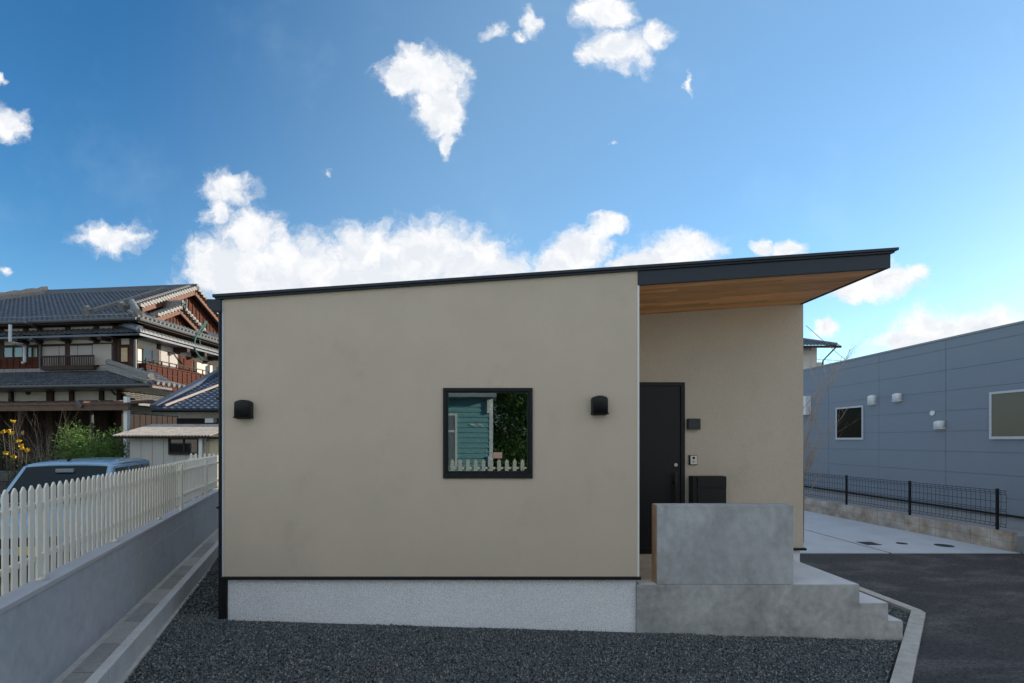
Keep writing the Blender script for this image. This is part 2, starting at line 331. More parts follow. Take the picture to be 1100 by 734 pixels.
def gravel():
    rng = np.random.default_rng(3)
    def scatter(n, x0, x1, y0, y1, keep, size):
        X = rng.uniform(x0, x1, n); Y = rng.uniform(y0, y1, n); k = keep(X, Y); X = X[k]; Y = Y[k]
        return np.stack([X, Y, rng.uniform(size*.75, size*1.35, len(X))], 1)
    # right edge follows the kerb: from (3.75,4.64) to (5.55,6.54)
    def main(X, Y):
        return (X > -1.53-.322*Y) & (X < 3.72+(Y-4.64)*.947) & ~((Y > 5.60) & (X > -2.74) & (X < 4.70))
    a = scatter(118000, -3.6, 5.6, 3.9, 5.75, main, .0088)
    b = scatter(36000, -5.4, -2.74, 5.6, 10.5, main, .0100)
    c = scatter(9000, 4.68, 5.56, 5.5, 8.5, lambda X, Y: (X < 3.72+(Y-4.64)*.947) & (X < 5.55), .0125)
    p = np.concatenate([a, b, c]); n = len(p)
    base = np.array([[1,0,0],[.2,1,0],[-1,.1,0],[-.1,-1,0],[0,0,1],[.1,0,-1]], float)
    v = np.repeat(base[None], n, 0)*(1+rng.uniform(-.35,.35,(n,6,3)))
    v *= rng.uniform(.65,1.25,(n,1,3))
    th = rng.uniform(0, 6.283, n); ph = rng.uniform(-.8, .8, n)
    c_, s_ = np.cos(ph)[:,None], np.sin(ph)[:,None]
    y_, z_ = v[:,:,1].copy(), v[:,:,2].copy(); v[:,:,1] = y_*c_-z_*s_; v[:,:,2] = y_*s_+z_*c_
    c_, s_ = np.cos(th)[:,None], np.sin(th)[:,None]
    x_, y_ = v[:,:,0].copy(), v[:,:,1].copy(); v[:,:,0] = x_*c_-y_*s_; v[:,:,1] = x_*s_+y_*c_
    v *= p[:,2][:,None,None]
    zz = -.03*p[:,0]+.045-.006+rng.uniform(0,.012,n)+.006*np.sin(p[:,0]*5)*np.sin(p[:,1]*6+p[:,0])
    v[:,:,0] += p[:,0][:,None]; v[:,:,1] += p[:,1][:,None]; v[:,:,2] += zz[:,None]
    tri = np.array([[0,1,4],[1,2,4],[2,3,4],[3,0,4],[1,0,5],[2,1,5],[3,2,5],[0,3,5]])
    f = (tri[None]+np.arange(n)[:,None,None]*6).reshape(-1)
    me = bpy.data.meshes.new('gravel'); me.vertices.add(n*6); me.vertices.foreach_set('co', v.reshape(-1))
    me.loops.add(len(f)); me.loops.foreach_set('vertex_index', f); nf_ = len(f)//3
    me.polygons.add(nf_); me.polygons.foreach_set('loop_start', np.arange(nf_)*3); me.update(calc_edges=True)
    m = bpy.data.materials.new('gravel_stone'); m.use_nodes = True; nn = m.node_tree.nodes; l = m.node_tree.links; b_ = nn['Principled BSDF']
    g = nn.new('ShaderNodeNewGeometry'); r = nn.new('ShaderNodeValToRGB'); cr = r.color_ramp
    cr.elements[0].color = (.044,.058,.066,1); cr.elements[1].position = .985; cr.elements[1].color = (.22,.10,.07,1)
    for pos, cc in ((.45,(.09,.112,.120,1)),(.8,(.155,.182,.182,1)),(.93,(.29,.31,.28,1)),(.975,(.38,.38,.34,1))):
        e = cr.elements.new(pos); e.color = cc
    l.new(g.outputs['Random Per Island'], r.inputs[0]); l.new(r.outputs[0], b_.inputs['Base Color']); b_.inputs['Roughness'].default_value = .8
    me.materials.append(m); o = bpy.data.objects.new('gravel', me); C.objects.link(o)
    tag(o, 'dark blue grey crushed gravel covering the ground before the house', 'gravel', kind='stuff')
gravel()
# right hand kerb
KB = [(3.75,4.64),(5.55,6.54)]
kb = MB(); d = Vector((1.8,1.9)).normalized(); nrm = Vector((d.y,-d.x))
def kstone(mb, p, q, w, z0, z1):
    p = Vector(p); q = Vector(q); dd = (q-p).normalized(); nn = Vector((dd.y,-dd.x))*w
    g = dd*.003; p = p+g; q = q-g
    mb.hexa([(*p,z0),(*(p+nn),z0),(*(q+nn),z0),(*q,z0),(*p,z1),(*(p+nn),z1),(*(q+nn),z1),(*q,z1)])
st = Vector((5.55,6.54)); 
for i in range(8):
    a_ = st-d*(.6*i); b_ = st-d*(.6*(i+1)); kstone(kb, b_, a_, .14, -.4, -.070)
for i in range(5): kstone(kb, (5.55,6.56+.6*i), (5.55,6.56+.6*(i+1)), .14, -.4, -.070)
kb.prism([(5.553,6.545),(5.652,6.443),(5.69,6.556),(5.553,6.556)], 'z', -.4, -.0705)
tag(kb.build('kerb', M_kerb, bevel=.004), kind='structure')
# left hand kerb (blocks 0.6 long) and its footing
lk = MB(); Y = 2.2
dl = .57
while Y < 15:
    a0, a1 = -1.55, -1.64
    lk.hexa([(fx(a1,Y+.003),Y+.003,.1),(fx(a0,Y+.003),Y+.003,.02),(fx(a0,Y+dl-.003),Y+dl-.003,.02),(fx(a1,Y+dl-.003),Y+dl-.003,.1),
             (fx(a1,Y+.003),Y+.003,.355),(fx(a0,Y+.003),Y+.003,.355),(fx(a0,Y+dl-.003),Y+dl-.003,.355),(fx(a1,Y+dl-.003),Y+dl-.003,.355)])
    Y += dl
tag(lk.build('garden_kerb', mat('pale_kerb_block', (.52,.53,.53), .85, .25, var=.06, vscale=4, bump=.3, bscale=110, speck=(50,.06), island=.04), bevel=.006), kind='structure')
fo = MB(); fo.hexa([(fx(-1.64,2.2),2.2,.0),(fx(-1.515,2.2),2.2,.0),(fx(-1.515,15),15,.0),(fx(-1.64,15),15,.0),(fx(-1.64,2.2),2.2,.158),(fx(-1.515,2.2),2.2,.158),(fx(-1.515,15),15,.158),(fx(-1.64,15),15,.158)])
tag(fo.build('kerb_footing', M_kerb), kind='structure')
# drainage channel bed and lids
cb = MB(); cb.hexa([(fx(-1.99,2.2),2.2,.0),(fx(-1.64,2.2),2.2,.0),(fx(-1.64,15),15,.0),(fx(-1.99,15),15,.0),(fx(-1.99,2.2),2.2,.262),(fx(-1.90,2.2),2.2,.262),(fx(-1.90,15),15,.262),(fx(-1.99,15),15,.262)])
tag(cb.build('drain_channel', M_kerb), kind='structure')
Ml = [mat('drain_lid_pale', (.42,.42,.40), .9, .2, var=.08, vscale=4, bump=.4, bscale=120, speck=(40,.08)), mat('drain_lid_dark', (.32,.32,.31), .9, .2, var=.12, vscale=4, bump=.4, bscale=120, speck=(40,.10))]
Y = 2.9; i = 0
pat = [0,1,1,0,1,0,1,1,0,1,1,0,0,1,0,1]
ordn = ['nearest the camera', 'second from the near end', 'third from the near end', 'fourth from the near end', 'fifth from the near end', 'sixth from the near end','seventh from the near end','eighth from the near end','ninth from the near end','tenth from the near end','eleventh from the near end','twelfth from the near end','farthest but two','farthest but one','farthest by the house corner']
while Y < 11.2:
    lid = MB(); y0, y1 = Y+.004, Y+.57-.004
    lid.hexa([(fx(-1.90,y0),y0,.2),(fx(-1.648,y0),y0,.2),(fx(-1.648,y1),y1,.2),(fx(-1.90,y1),y1,.2),(fx(-1.90,y0),y0,.268),(fx(-1.648,y0),y0,.268),(fx(-1.648,y1),y1,.268),(fx(-1.90,y1),y1,.268)])
    o = lid.build('drain_slab', Ml[pat[i]], bevel=.004)
    tag(o, ('pale' if pat[i] == 0 else 'dark')+' grey concrete drain slab beside the low wall, '+ordn[i], 'drain slab', 'concrete slabs over the drain channel'); Y += .57; i += 1

# ------------------------------------------------------------------ the modern house
def rt(X): return 3.685+.0685*(X+2.87)      # roof top height
FY, RY = 5.61, 7.10
house = empty('modern_house', (0.9, FY, 0), label='small modern beige stucco house with dark sloping roof and recessed timber-lined porch', cat='house')
def hp(mb, name, m, **k):
    mb.v = [(x-.9, y-FY, z) for (x, y, z) in mb.v]; return mb.build(name, m, house, **k)
WX0, WX1 = P(476,0,FY)[0], P(572,0,FY)[0]; WZ0, WZ1 = P(0,514,FY)[2], P(0,417,FY)[2]
xl, xc, xr = -2.775, 1.765, 4.53
fw = MB(); a, b_, c, d_ = xl, WX0, WX1, xc
top = lambda X: rt(X)-.052
def wallpiece(mb, X0, X1, z0, z1, Y0, Y1):
    zt = (lambda X: z1 if z1 is not None else top(X))
    mb.hexa([(X0,Y0,z0),(X1,Y0,z0),(X1,Y1,z0),(X0,Y1,z0),(X0,Y0,zt(X0)),(X1,Y0,zt(X1)),(X1,Y1,zt(X1)),(X0,Y1,zt(X0))])
# facade with the window opening as one ring of faces
zz0 = .605
def ringwall():
    ox = [xl, WX0+.02, WX1-.02, xc]; oz = [zz0, WZ0+.02, WZ1-.02]
    vs = []; fs = []
    for yy in (FY, FY+.16):
        for ix, X in enumerate(ox):
            for z in (oz[0], oz[1], oz[2], top(X)): vs.append((X, yy, z))
    def q(i, j, s): return s*16+i*4+j
    for i in range(3):
        for j in range(3):
            if i == 1 and j == 1: continue
            fs.append((q(i,j,0), q(i+1,j,0), q(i+1,j+1,0), q(i,j+1,0)))
    fs += [(q(1,1,0),q(1,1,1),q(2,1,1),q(2,1,0)),(q(1,2,0),q(2,2,0),q(2,2,1),q(1,2,1)),(q(1,1,0),q(1,2,0),q(1,2,1),q(1,1,1)),(q(2,1,0),q(2,1,1),q(2,2,1),q(2,2,0))]
    m_ = MB(); m_.add(vs, fs); return m_
fw = ringwall()
bk = 12.5
fw.add([(xl,FY,zz0),(xl,bk,zz0),(xl,bk,top(xl)),(xl,FY,top(xl))], [(0,1,2,3)])
fw.add([(xc,FY,zz0),(xc,RY,zz0),(xc,RY,top(xc)),(xc,FY,top(xc))], [(0,1,2,3)])
hp(fw, 'facade_wall', M_stucco)
rw = MB(); wallpiece(rw, xc-.1, xr, zz0, None, RY, bk); hp(rw, 'porch_wall', M_stucco)
bw = MB(); wallpiece(bw, xl, xc-.1, zz0, None, bk-.2, bk); hp(bw, 'rear_wall', M_stucco)
hp(MB().box(xl+.035, xc-.01, FY+.03, bk-.05, -.4, .575).box(xc-.01, xr-.03, RY+.03, bk-.05, -.4, .575), 'plinth', M_plinth)
tr = MB(); tr.box(xl-.02, xc+.03, FY-.028, FY+.2, .575, .607).box(xl-.02, xl+.1, FY+.2, bk, .575, .607).box(xc-.05, xr+.03, RY-.028, RY+.1, .575, .607).box(xr-.1, xr+.03, RY+.1, bk, .575, .607)
hp(tr, 'base_flashing', M_black, bevel=.003)
hp(MB().box(xl-.012, xl+.006, FY-.006, FY+.03, .607, top(xl)-.01), 'corner_trim', M_alu)
hp(MB().box(xc-.004, xc+.016, FY-.005, FY+.03, .607, rt(xc)-.205), 'corner_trim', M_white)
rf = MB()
def slopebox(mb, X0, X1, Y0, Y1, t0, t1):
    mb.hexa([(X0,Y0,rt(X0)-t1),(X1,Y0,rt(X1)-t1),(X1,Y1,rt(X1)-t1),(X0,Y1,rt(X0)-t1),(X0,Y0,rt(X0)-t0),(X1,Y0,rt(X1)-t0),(X1,Y1,rt(X1)-t0),(X0,Y1,rt(X0)-t0)])
slopebox(rf, -2.87, 4.585, FY-.055, bk+.2, 0, .03)
slopebox(rf, -2.85, 4.555, FY-.035, bk+.15, .031, .0515)
hp(rf, 'roof', M_fascia, bevel=.003)
fs_ = MB(); slopebox(fs_, xc+.002, 4.525, FY-.014, FY+.03, .053, .208); slopebox(fs_, 4.48, 4.525, FY+.031, bk, .053, .208)
hp(fs_, 'fascia', M_fascia, bevel=.003)
sf = MB(); n = 17; 
for i in range(n):
    y0 = FY+.031+i*(RY-.002-FY-.031)/n; y1 = y0+(RY-FY-.033)/n-.004
    cuts = sorted([xc+.003, 4.478]+[random.uniform(2.2, 4.2)])
    for x0, x1 in zip(cuts[:-1], cuts[1:]): slopebox(sf, x0+.0015, x1-.0015, y0, y1, .185, .20)
hp(sf, 'porch_ceiling', M_wood)
sb = MB(); slopebox(sb, xc+.003, 4.478, FY+.031, RY-.002, .170, .182); hp(sb, 'ceiling_backing', M_dwood)
# gutter and downpipe at the left corner
gt = MB(); gp = [(-2.95,3.64),(-2.945,3.60),(-2.925,3.545),(-2.875,3.515),(-2.79,3.50),(-2.79,3.635)]
gt.prism(gp, 'y', FY-.03, bk); hp(gt, 'gutter', M_fascia, bevel=.004)
dp = MB(); dp.tube([(-2.815,FY+.02,3.50),(-2.815,FY+.02,.06)], .022, 12); dp.box(-2.85,-2.79,FY-.005,FY+.05,1.35,1.37); dp.box(-2.85,-2.79,FY-.005,FY+.05,2.55,2.57)
hp(dp, 'downpipe', M_black, smooth=False)
hp(MB().box(xl-.03, xl+.03, FY+.004, FY+.1, .08, .572), 'pipe_cover', M_black)
# window
wd = MB(); b1 = .052
def frame(mb, X0, X1, Z0, Z1, bl, br, bb, bt, Y0, Y1):
    mb.box(X0, X1, Y0, Y1, Z0, Z0+bb); mb.box(X0, X1, Y0, Y1, Z1-bt, Z1); mb.box(X0, X0+bl, Y0, Y1, Z0+bb, Z1-bt); mb.box(X1-br, X1, Y0, Y1, Z0+bb, Z1-bt)
frame(wd, WX0, WX1, WZ0, WZ1, .036, .036, .058, .036, FY-.022, FY+.05)
wf = hp(wd, 'window', M_black, bevel=.003)
s2 = MB(); frame(s2, WX0+.037, WX1-.037, WZ0+.059, WZ1-.037, .02, .02, .02, .014, FY-.008, FY+.04)
s2.v = [(x-.9,y-FY,z) for x,y,z in s2.v]; s2.build('window_sash', M_black, wf, bevel=.002)
gl = MB().box(WX0+.056, WX1-.056, FY+.012, FY+.018, WZ0+.078, WZ1-.05); gl.v = [(x-.9,y-FY,z) for x,y,z in gl.v]; gl.build('pane', M_glass, wf)
pt = MB().box(*[P(530,0,FY)[0], P(539.5,0,FY)[0]], FY+.0065, FY+.0105, P(0,492.5,FY)[2], P(0,486,FY)[2]); pt.v = [(x-.9,y-FY,z) for x,y,z in pt.v]; pt.build('sticker', mat('beige_paper', (.50,.33,.25), .8), wf)
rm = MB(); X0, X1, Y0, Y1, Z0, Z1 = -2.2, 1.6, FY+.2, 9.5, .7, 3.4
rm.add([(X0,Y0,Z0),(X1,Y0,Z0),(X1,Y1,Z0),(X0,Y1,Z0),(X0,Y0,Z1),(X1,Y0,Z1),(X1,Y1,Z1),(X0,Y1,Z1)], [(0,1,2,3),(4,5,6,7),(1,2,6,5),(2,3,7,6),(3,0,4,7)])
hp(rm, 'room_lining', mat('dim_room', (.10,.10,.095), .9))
# door
DX1 = P(735,0,RY)[0]; DX0 = DX1-.98; DZ0 = .525; DZ1 = P(0,411,RY)[2]
df = MB(); frame(df, DX0, DX1, DZ0, DZ1, .05, .055, .01, .05, RY-.03, RY+.001)
dr = hp(df, 'entrance_door', M_black, bevel=.003)
lf = MB().box(DX0+.052, DX1-.058, RY-.012, RY-.002, DZ0+.012, DZ1-.052); lf.v = [(x-.9,y-FY,z) for x,y,z in lf.v]; lf.build('door_leaf', M_door, dr)
hb = MB(); hx = P(724,0,RY)[0]; hb.bar((hx,RY-.075,.75),(hx,RY-.075,P(0,507,RY)[2]), .035, .02); hb.box(hx-.012,hx+.012,RY-.066,RY-.012,.85,.88); hb.box(hx-.012,hx+.012,RY-.066,RY-.012,1.5,1.53)
hb.v = [(x-.9,y-FY,z) for x,y,z in hb.v]; hb.build('door_handle', mat('handle_black', (.008,.008,.009), .3), dr, bevel=.003)
lkx, _, lkz = P(725.2,499.4,RY); lc = MB().tube([(lkx,RY-.012,lkz),(lkx,RY-.03,lkz)], .024, 20); lc.tube([(lkx,RY-.03,lkz),(lkx,RY-.034,lkz)], .014, 16)
lc.v = [(x-.9,y-FY,z) for x,y,z in lc.v]; lc.build('door_lock', mat('chrome', (.4,.4,.4), .3, metal=1), dr)

# wall mounted things by the door
def P2(px, py, Y): p = P(px,py,Y); return p[0], p[2]
x0, z1 = P2(737.6,450,RY); x1, z0 = P2(750.4,461.6,RY)
o = MB().box(x0,x1,RY-.07,RY-.001,z0,z1).build('wall_lamp', mat('lamp_casing', (.035,.045,.05), .5), bevel=.004); tag(o, 'small square black wall lamp beside the top half of the entrance door', 'wall lamp')
x0, z1 = P2(739.6,489,RY); x1, z0 = P2(748,499.5,RY)
ic = empty('intercom', ((x0+x1)/2, RY, z0), label='small silver video intercom above the black mailbox', cat='intercom')
w_ = (x1-x0)/2; h_ = z1-z0
MB().box(-w_,w_,-.03,-.001,0,h_).build('casing', M_black, ic, bevel=.003)
MB().box(-w_*.72,w_*.9,-.034,-.0305,.008,h_-.008).build('face_plate', mat('silver_plate', (.62,.61,.58), .35, metal=.5), ic, bevel=.002)
MB().tube([(.004,-.0345,h_*.72),(.004,-.042,h_*.72)], .017, 16).build('camera_lens', M_glassD, ic)
sg = MB(); [sg.box(-w_*.35,w_*.45,-.0355,-.0342,h_*(.22+.09*k),h_*(.25+.09*k)) for k in range(3)]; sg.build('speaker_grille', M_black, ic)
x0, z1 = P2(739.6,511,RY); x1 = P2(775,0,RY)[0]; z0 = .95
mbx = empty('mailbox', ((x0+x1)/2, RY, z0), label='black wide wall mailbox partly hidden behind the concrete screen wall', cat='mailbox')
w_ = (x1-x0)/2; h_ = z1-z0
MB().box(-w_,w_,-.14,-.001,0,h_).build('box_body', M_black, mbx, bevel=.004)
MB().box(-w_+.06,w_-.01,-.15,-.141,.02,h_-.17).build('box_door', M_black, mbx, bevel=.003)
MB().box(-w_+.06,w_-.006,-.156,-.141,h_-.155,h_-.006).build('box_flap', M_black, mbx, bevel=.003)

# vent hoods
def hood(name, cx, Y, z0, w, h, dep, m, label, group, parent=None, rz=0):
    root = empty(name, (cx, Y, z0), rz, label=label, cat='vent', group=group)
    v = []; f = []; n = 14; prof = []
    for i in range(n+1):
        t = math.pi*i/n; cx_ = -math.cos(t); s = math.sin(t)
        prof.append((cx_, s))
    mb = MB(); rows = [(0,1.0),( .45,1.0),( .8,.93),(1.0,.78),(1.12,.55)]
    # outline: straight sides and domed top; closed front
    arc = [(.72+.28*math.cos(R(a_)), .76+.17*math.sin(R(a_))) for a_ in range(0,80,15)]+[(.55,.965),(.28,.992)]
    pts = [(-1,0)]+[(-a_,b) for a_,b in arc]+[(0,1)]+[(a_,b) for a_,b in arc[::-1]]+[(1,0)]
    lays = [(0,1.0,0),(-dep*.62,1.0,0),(-dep*.88,.93,.0),(-dep,.78,.0)]
    vs = []; k = len(pts)
    for (yy, sc, dz) in lays:
        for (a_, b) in pts: vs.append((a_*w/2*sc, yy, b*h*(.5+.5*sc) if b > 0 else 0))
    fs = []
    for r in range(len(lays)-1):
        for i in range(k-1): fs.append((r*k+i, r*k+i+1, (r+1)*k+i+1, (r+1)*k+i))
    fs.append(tuple(range((len(lays)-1)*k, len(lays)*k)))
    mb.add(vs, fs); o = mb.build('hood', m, root, smooth=False)
    o.data.shade_smooth(); 
    e = o.modifiers.new('split', 'EDGE_SPLIT'); e.split_angle = R(50)
    s = o.modifiers.new('solid', 'SOLIDIFY'); s.thickness = .003
    fl = MB(); fl.box(-w*.53, w*.53, -dep*.9, -.001, -.012, .004); fl.build('bottom_lip', m, root, bevel=.003)
    gr = MB(); [gr.box(-w*.4, w*.4, -dep*(.15+.12*i_), -dep*(.12+.12*i_), -.02, -.0125) for i_ in range(6)]; gr.build('louvre', m, root)
    return root
x0, z0 = P2(254,448.5,FY); x1, z1 = P2(273.5,430,FY); hood('vent_hood', (x0+x1)/2, FY-.001, z0, x1-x0-.025, z1-z0, .11, M_black, 'black domed vent hood near the left end of the beige facade', 'black vent hoods on the facade')
x0, z0 = P2(633.5,444.5,FY); x1, z1 = P2(652.5,425.5,FY); hood('vent_hood', (x0+x1)/2, FY-.001, z0, x1-x0-.025, z1-z0, .11, M_black, 'black domed vent hood right of the square facade window', 'black vent hoods on the facade')

# entrance steps and screen wall
est = empty('entrance_steps', (3.2, 6.3, -.1), label='raised grey concrete porch platform with steps going down to the right', cat='steps')
def ep(mb, name, m, **k):
    mb.v = [(x-3.2, y-6.3, z+.1) for (x, y, z) in mb.v]; return mb.build(name, m, est, **k)
PT = .517; PY = FY-.008
X1_, X2_, X3_ = 4.19, 4.505, 4.665
pl = MB(); pl.prism([(xc-.012,-.4),(X3_,-.4),(X3_,.12),(X2_,.12),(X2_,.314),(X1_,.314),(X1_,PT),(xc-.012,PT)], 'y', PY, RY+.02)
ep(pl, 'platform', M_conc2, bevel=.005)
ep(MB().box(xc+.02, X1_-.004, PY+.012, RY-.03, PT+.001, PT+.005).box(X1_+.003, X2_-.004, PY+.01, RY-.03, .315,.319).box(X2_+.003, X3_-.004, PY+.01, RY-.03, .121,.125), 'tread_surface', M_floor)
ep(MB().box(xc+.03, 2.9, PY+.16, RY-.035, PT+.006, PT+.011), 'porch_floor_glow', M_glowfloor)  # warm glow on the floor by the door, painted as a tan layer
sw0, sw1 = P2(706,0,PY)[0], P2(852.5,0,PY)[0]; swz = P2(0,542.6,PY)[1]
scr = empty('screen_wall', ((sw0+sw1)/2, PY+.08, PT), label='low troweled grey concrete screen wall standing on the porch platform', cat='screen wall')
MB().box(-(sw1-sw0)/2+.0, (sw1-sw0)/2, -.079, .075, .003, swz-PT).build('wall_slab', M_conc, scr, bevel=.004)
MB().box(-(sw1-sw0)/2-.008, -(sw1-sw0)/2-.0005, -.070, .070, .006, swz-PT-.008).build('end_glow', mat('orange_brown_glow', (.40,.255,.16), .7, var=.15, vscale=12), scr)  # warm light on the wall end, put into the colour of a thin cap

# ------------------------------------------------------------------ right: driveway things, block wall, mesh fence, grey building
o = MB().tube([(8.35,10.9,-.099),(8.35,10.9,-.092)], .22, 4).build('drain_cover', mat('cast_iron', (.03,.035,.04), .7, var=.2, vscale=30)); tag(o, 'square dark iron drain cover nearest the joint in the pale driveway', 'drain cover', 'drain covers in the driveway')
o.data.transform(Matrix.Translation((8.35,10.9,0)) @ Matrix.Rotation(R(45),4,'Z') @ Matrix.Translation((-8.35,-10.9,0)))
o = MB().tube([(9.05,10.9,-.099),(9.05,10.9,-.092)], .10, 20).build('drain_cover', MATS['cast_iron']); tag(o, 'smallest round iron drain cover in the middle of the driveway', 'drain cover', 'drain covers in the driveway')
o = MB().tube([(9.75,10.68,-.099),(9.75,10.68,-.092)], .16, 24).build('drain_cover', MATS['cast_iron']); tag(o, 'round iron drain cover closest to the block wall', 'drain cover', 'drain covers in the driveway')
def gx(Y, off=0): return 10.55+.0+(Y-10.1)*(-.045)+off      # face of the block wall
bwl = empty('block_wall', (gx(10.1), 10.1, -.1), label='low weathered concrete block wall two courses high under the mesh fence', cat='block wall')
Y = 10.1
cs = MB()
k = 0
while Y < 24:
    for c_ in range(2):
        y0 = Y + 0; y1 = y0+.397
        z0 = -.1+.194*c_; z1 = z0+.188
        X0 = gx(y0)-gx(10.1); X1b = gx(y1)-gx(10.1)
        cs.hexa([(X0,y0-10.1,z0+.1),(X0+.12,y0-10.1,z0+.1),(X1b+.12,y1-10.1-.004,z0+.1),(X1b,y1-10.1-.004,z0+.1),(X0,y0-10.1,z1+.1),(X0+.12,y0-10.1,z1+.1),(X1b+.12,y1-10.1-.004,z1+.1),(X1b,y1-10.1-.004,z1+.1)])
    Y += .4
cs.build('block_courses', M_rust, bwl, bevel=.004)
mo = MB(); mo.hexa([(.006,.003,0),(.114,.003,0),(.114-.6255,13.9,0),(.006-.6255,13.9,0),(.006,.003,.376),(.114,.003,.376),(.114-.6255,13.9,.376),(.006-.6255,13.9,.376)]); mo.build('mortar', mat('mortar', (.22,.20,.18), .95), bwl)
mf = empty('mesh_fence', (gx(10.3,.06), 10.3, .286), label='black welded wire mesh fence on the low block wall', cat='fence')
posts = [10.42, 12.42, 14.42, 16.42, 18.42, 20.42, 22.4]
for py_ in posts:
    MB().box(-.02,.02,-.02,.02,-.05,.83).build('fence_post', M_black, mf, loc=(gx(py_,.06)-gx(10.3,.06), py_-10.3, 0), bevel=.003)
mw = MB(); y0 = 10.22; ye = 23.0
def fpos(Y, z, off=0): return (gx(Y,.03+off)-gx(10.3,.06), Y-10.3, z)
Y = y0; rw_ = .0042
while Y < ye:
    mw.tube([fpos(Y,.07,-.0),fpos(Y,.10,-.025),fpos(Y,.13,0),fpos(Y,.38,0),fpos(Y,.4,-.02),fpos(Y,.42,0),fpos(Y,.72,0),fpos(Y,.76,-.028),fpos(Y,.80,0)], rw_, 4, caps=False); Y += .1
for z, of in ((.07,0),(.13,0),(.27,0),(.38,0),(.42,0),(.57,0),(.72,0),(.76,-.028),(.80,0)): mw.tube([fpos(y0,z,of-.004),fpos(ye,z,of-.004)], rw_*1.15, 4)
mw.build('wire_mesh', M_black, mf)
# strip beyond the block wall
tag(MB().prism([(10.68,10.12),(15,10.12),(15,24),(10.1,24)], 'z', -.3, .20).build('side_strip', mat('side_strip_concrete', (.34,.36,.38), .9, var=.08, vscale=2)), kind='structure')
tag(MB().box(10.7,26,9.9,10.02,-.3,-.06).build('side_kerb', M_kerb), kind='structure')

gbd = empty('grey_building', (11.35, 10, 0), label='long blue grey panel clad building with white vents behind the mesh fence', cat='building')
def bx(Y): return 11.25+.0145*Y
def gp_(mb, name, m, parent=None, **k):
    par = parent or gbd
    mb.v = [(x-11.35, y-10, z) for (x, y, z) in mb.v]; return mb.build(name, m, par, **k)
ZR = 4.545
bwm = MB(); ya, yb = 4.0, 40.0
bwm.hexa([(bx(ya),ya,.50),(bx(ya)+9,ya,.50),(bx(yb)+9,yb,.50),(bx(yb),yb,.50),(bx(ya),ya,ZR),(bx(ya)+9,ya,ZR),(bx(yb)+9,yb,ZR),(bx(yb),yb,ZR)])
gp_(bwm, 'wall', mat('panel_joint', (.155,.185,.22), .8))
sd_ = MB(); vj = [4.0, 6.08, 8.2, 10.33, 12.46, 14.57, 16.7, 18.8, 20.9, 23.0, 25.1, 27.2, 29.3, 31.4, 33.5, 35.6, 37.7, 40.0]
zj = [.505, .85, 1.34, 1.83, 2.315, 2.81, 3.30, 3.80, 4.31, ZR-.002]
W1 = (15.15, 16.3, 2.115, 3.13); W2 = (9.2, 11.33, 2.12, 3.16)
for i in range(len(vj)-1):
    for j in range(len(zj)-1):
        y0, y1 = vj[i]+.006, vj[i+1]-.006; z0, z1 = zj[j]+.004, zj[j+1]-.004
        sd_.hexa([(bx(y0)-.012,y0,z0),(bx(y0)-.001,y0,z0),(bx(y1)-.001,y1,z0),(bx(y1)-.012,y1,z0),(bx(y0)-.012,y0,z1),(bx(y0)-.001,y0,z1),(bx(y1)-.001,y1,z1),(bx(y1)-.012,y1,z1)])
gp_(sd_, 'cladding', M_siding)
cp = MB(); cp.hexa([(bx(ya)-.03,ya,ZR),(bx(ya)+9,ya,ZR),(bx(yb)+9,yb,ZR),(bx(yb)-.03,yb,ZR),(bx(ya)-.03,ya,ZR+.045),(bx(ya)+9,ya,ZR+.045),(bx(yb)+9,yb,ZR+.045),(bx(yb)-.03,yb,ZR+.045)])
gp_(cp, 'coping', mat('coping_metal', (.30,.31,.32), .5, metal=.3))
ft = MB(); ft.hexa([(bx(ya)+.03,ya,-.3),(bx(ya)+9,ya,-.3),(bx(yb)+9,yb,-.3),(bx(yb)+.03,yb,-.3),(bx(ya)+.03,ya,.499),(bx(ya)+9,ya,.499),(bx(yb)+9,yb,.499),(bx(yb)+.03,yb,.499)])
gp_(ft, 'foundation', mat('grey_foundation', (.36,.38,.40), .9, var=.05))
bf = MB(); bf.hexa([(bx(ya)-.035,ya,.46),(bx(ya)+.028,ya,.46),(bx(yb)+.028,yb,.46),(bx(yb)-.035,yb,.46),(bx(ya)-.035,ya,.503),(bx(ya)+.028,ya,.503),(bx(yb)+.028,yb,.503),(bx(yb)-.035,yb,.503)])
gp_(bf, 'base_trim', M_black)
for (y0, y1, z0, z1), gm, lab in ((W1, mat('dim_glass', (.006,.008,.010), .10, .03), 'dark square window'), (W2, mat('brown_blind_glass', (.14,.135,.11), .15, .25, var=.06, vscale=1.2), 'window with a grey brown blind')):
    wm = MB(); t = .05; xx = bx(y0)-.045
    wm.box(xx,xx+.03,y0,y1,z0,z0+t*1.2); wm.box(xx,xx+.03,y0,y1,z1-t,z1); wm.box(xx,xx+.03,y0,y0+t,z0+t*1.2,z1-t); wm.box(xx,xx+.03,y1-t,y1,z0+t*1.2,z1-t)
    w = gp_(wm, 'window', M_alu, bevel=.003); w['label'] = lab
    gp_(MB().box(xx+.012,xx+.028,y0+t,y1-t,z0+t,z1-t), 'pane', gm, parent=w)
def gvent(pxa, pxb, pya, pyb, label):
    Y1g = 550*11.25/(pxa-520); Y0g = 550*11.25/(pxb-520); Ym = (Y0g+Y1g)/2
    z1 = H+(473-pya)*Ym/550; z0 = H+(473-pyb)*Ym/550; w = .23
    hood('vent_hood', bx(Ym)-.013, Ym, z0, w, (z1-z0)*.9, .12, M_white, label, 'white vent hoods on the grey building', rz=R(-90))
gvent(933.6,945,423.4,434.3,'white vent hood nearest the dark square window on the grey building')
gvent(962,971,421.5,430.8,'white vent hood highest on the grey building, middle of the three')
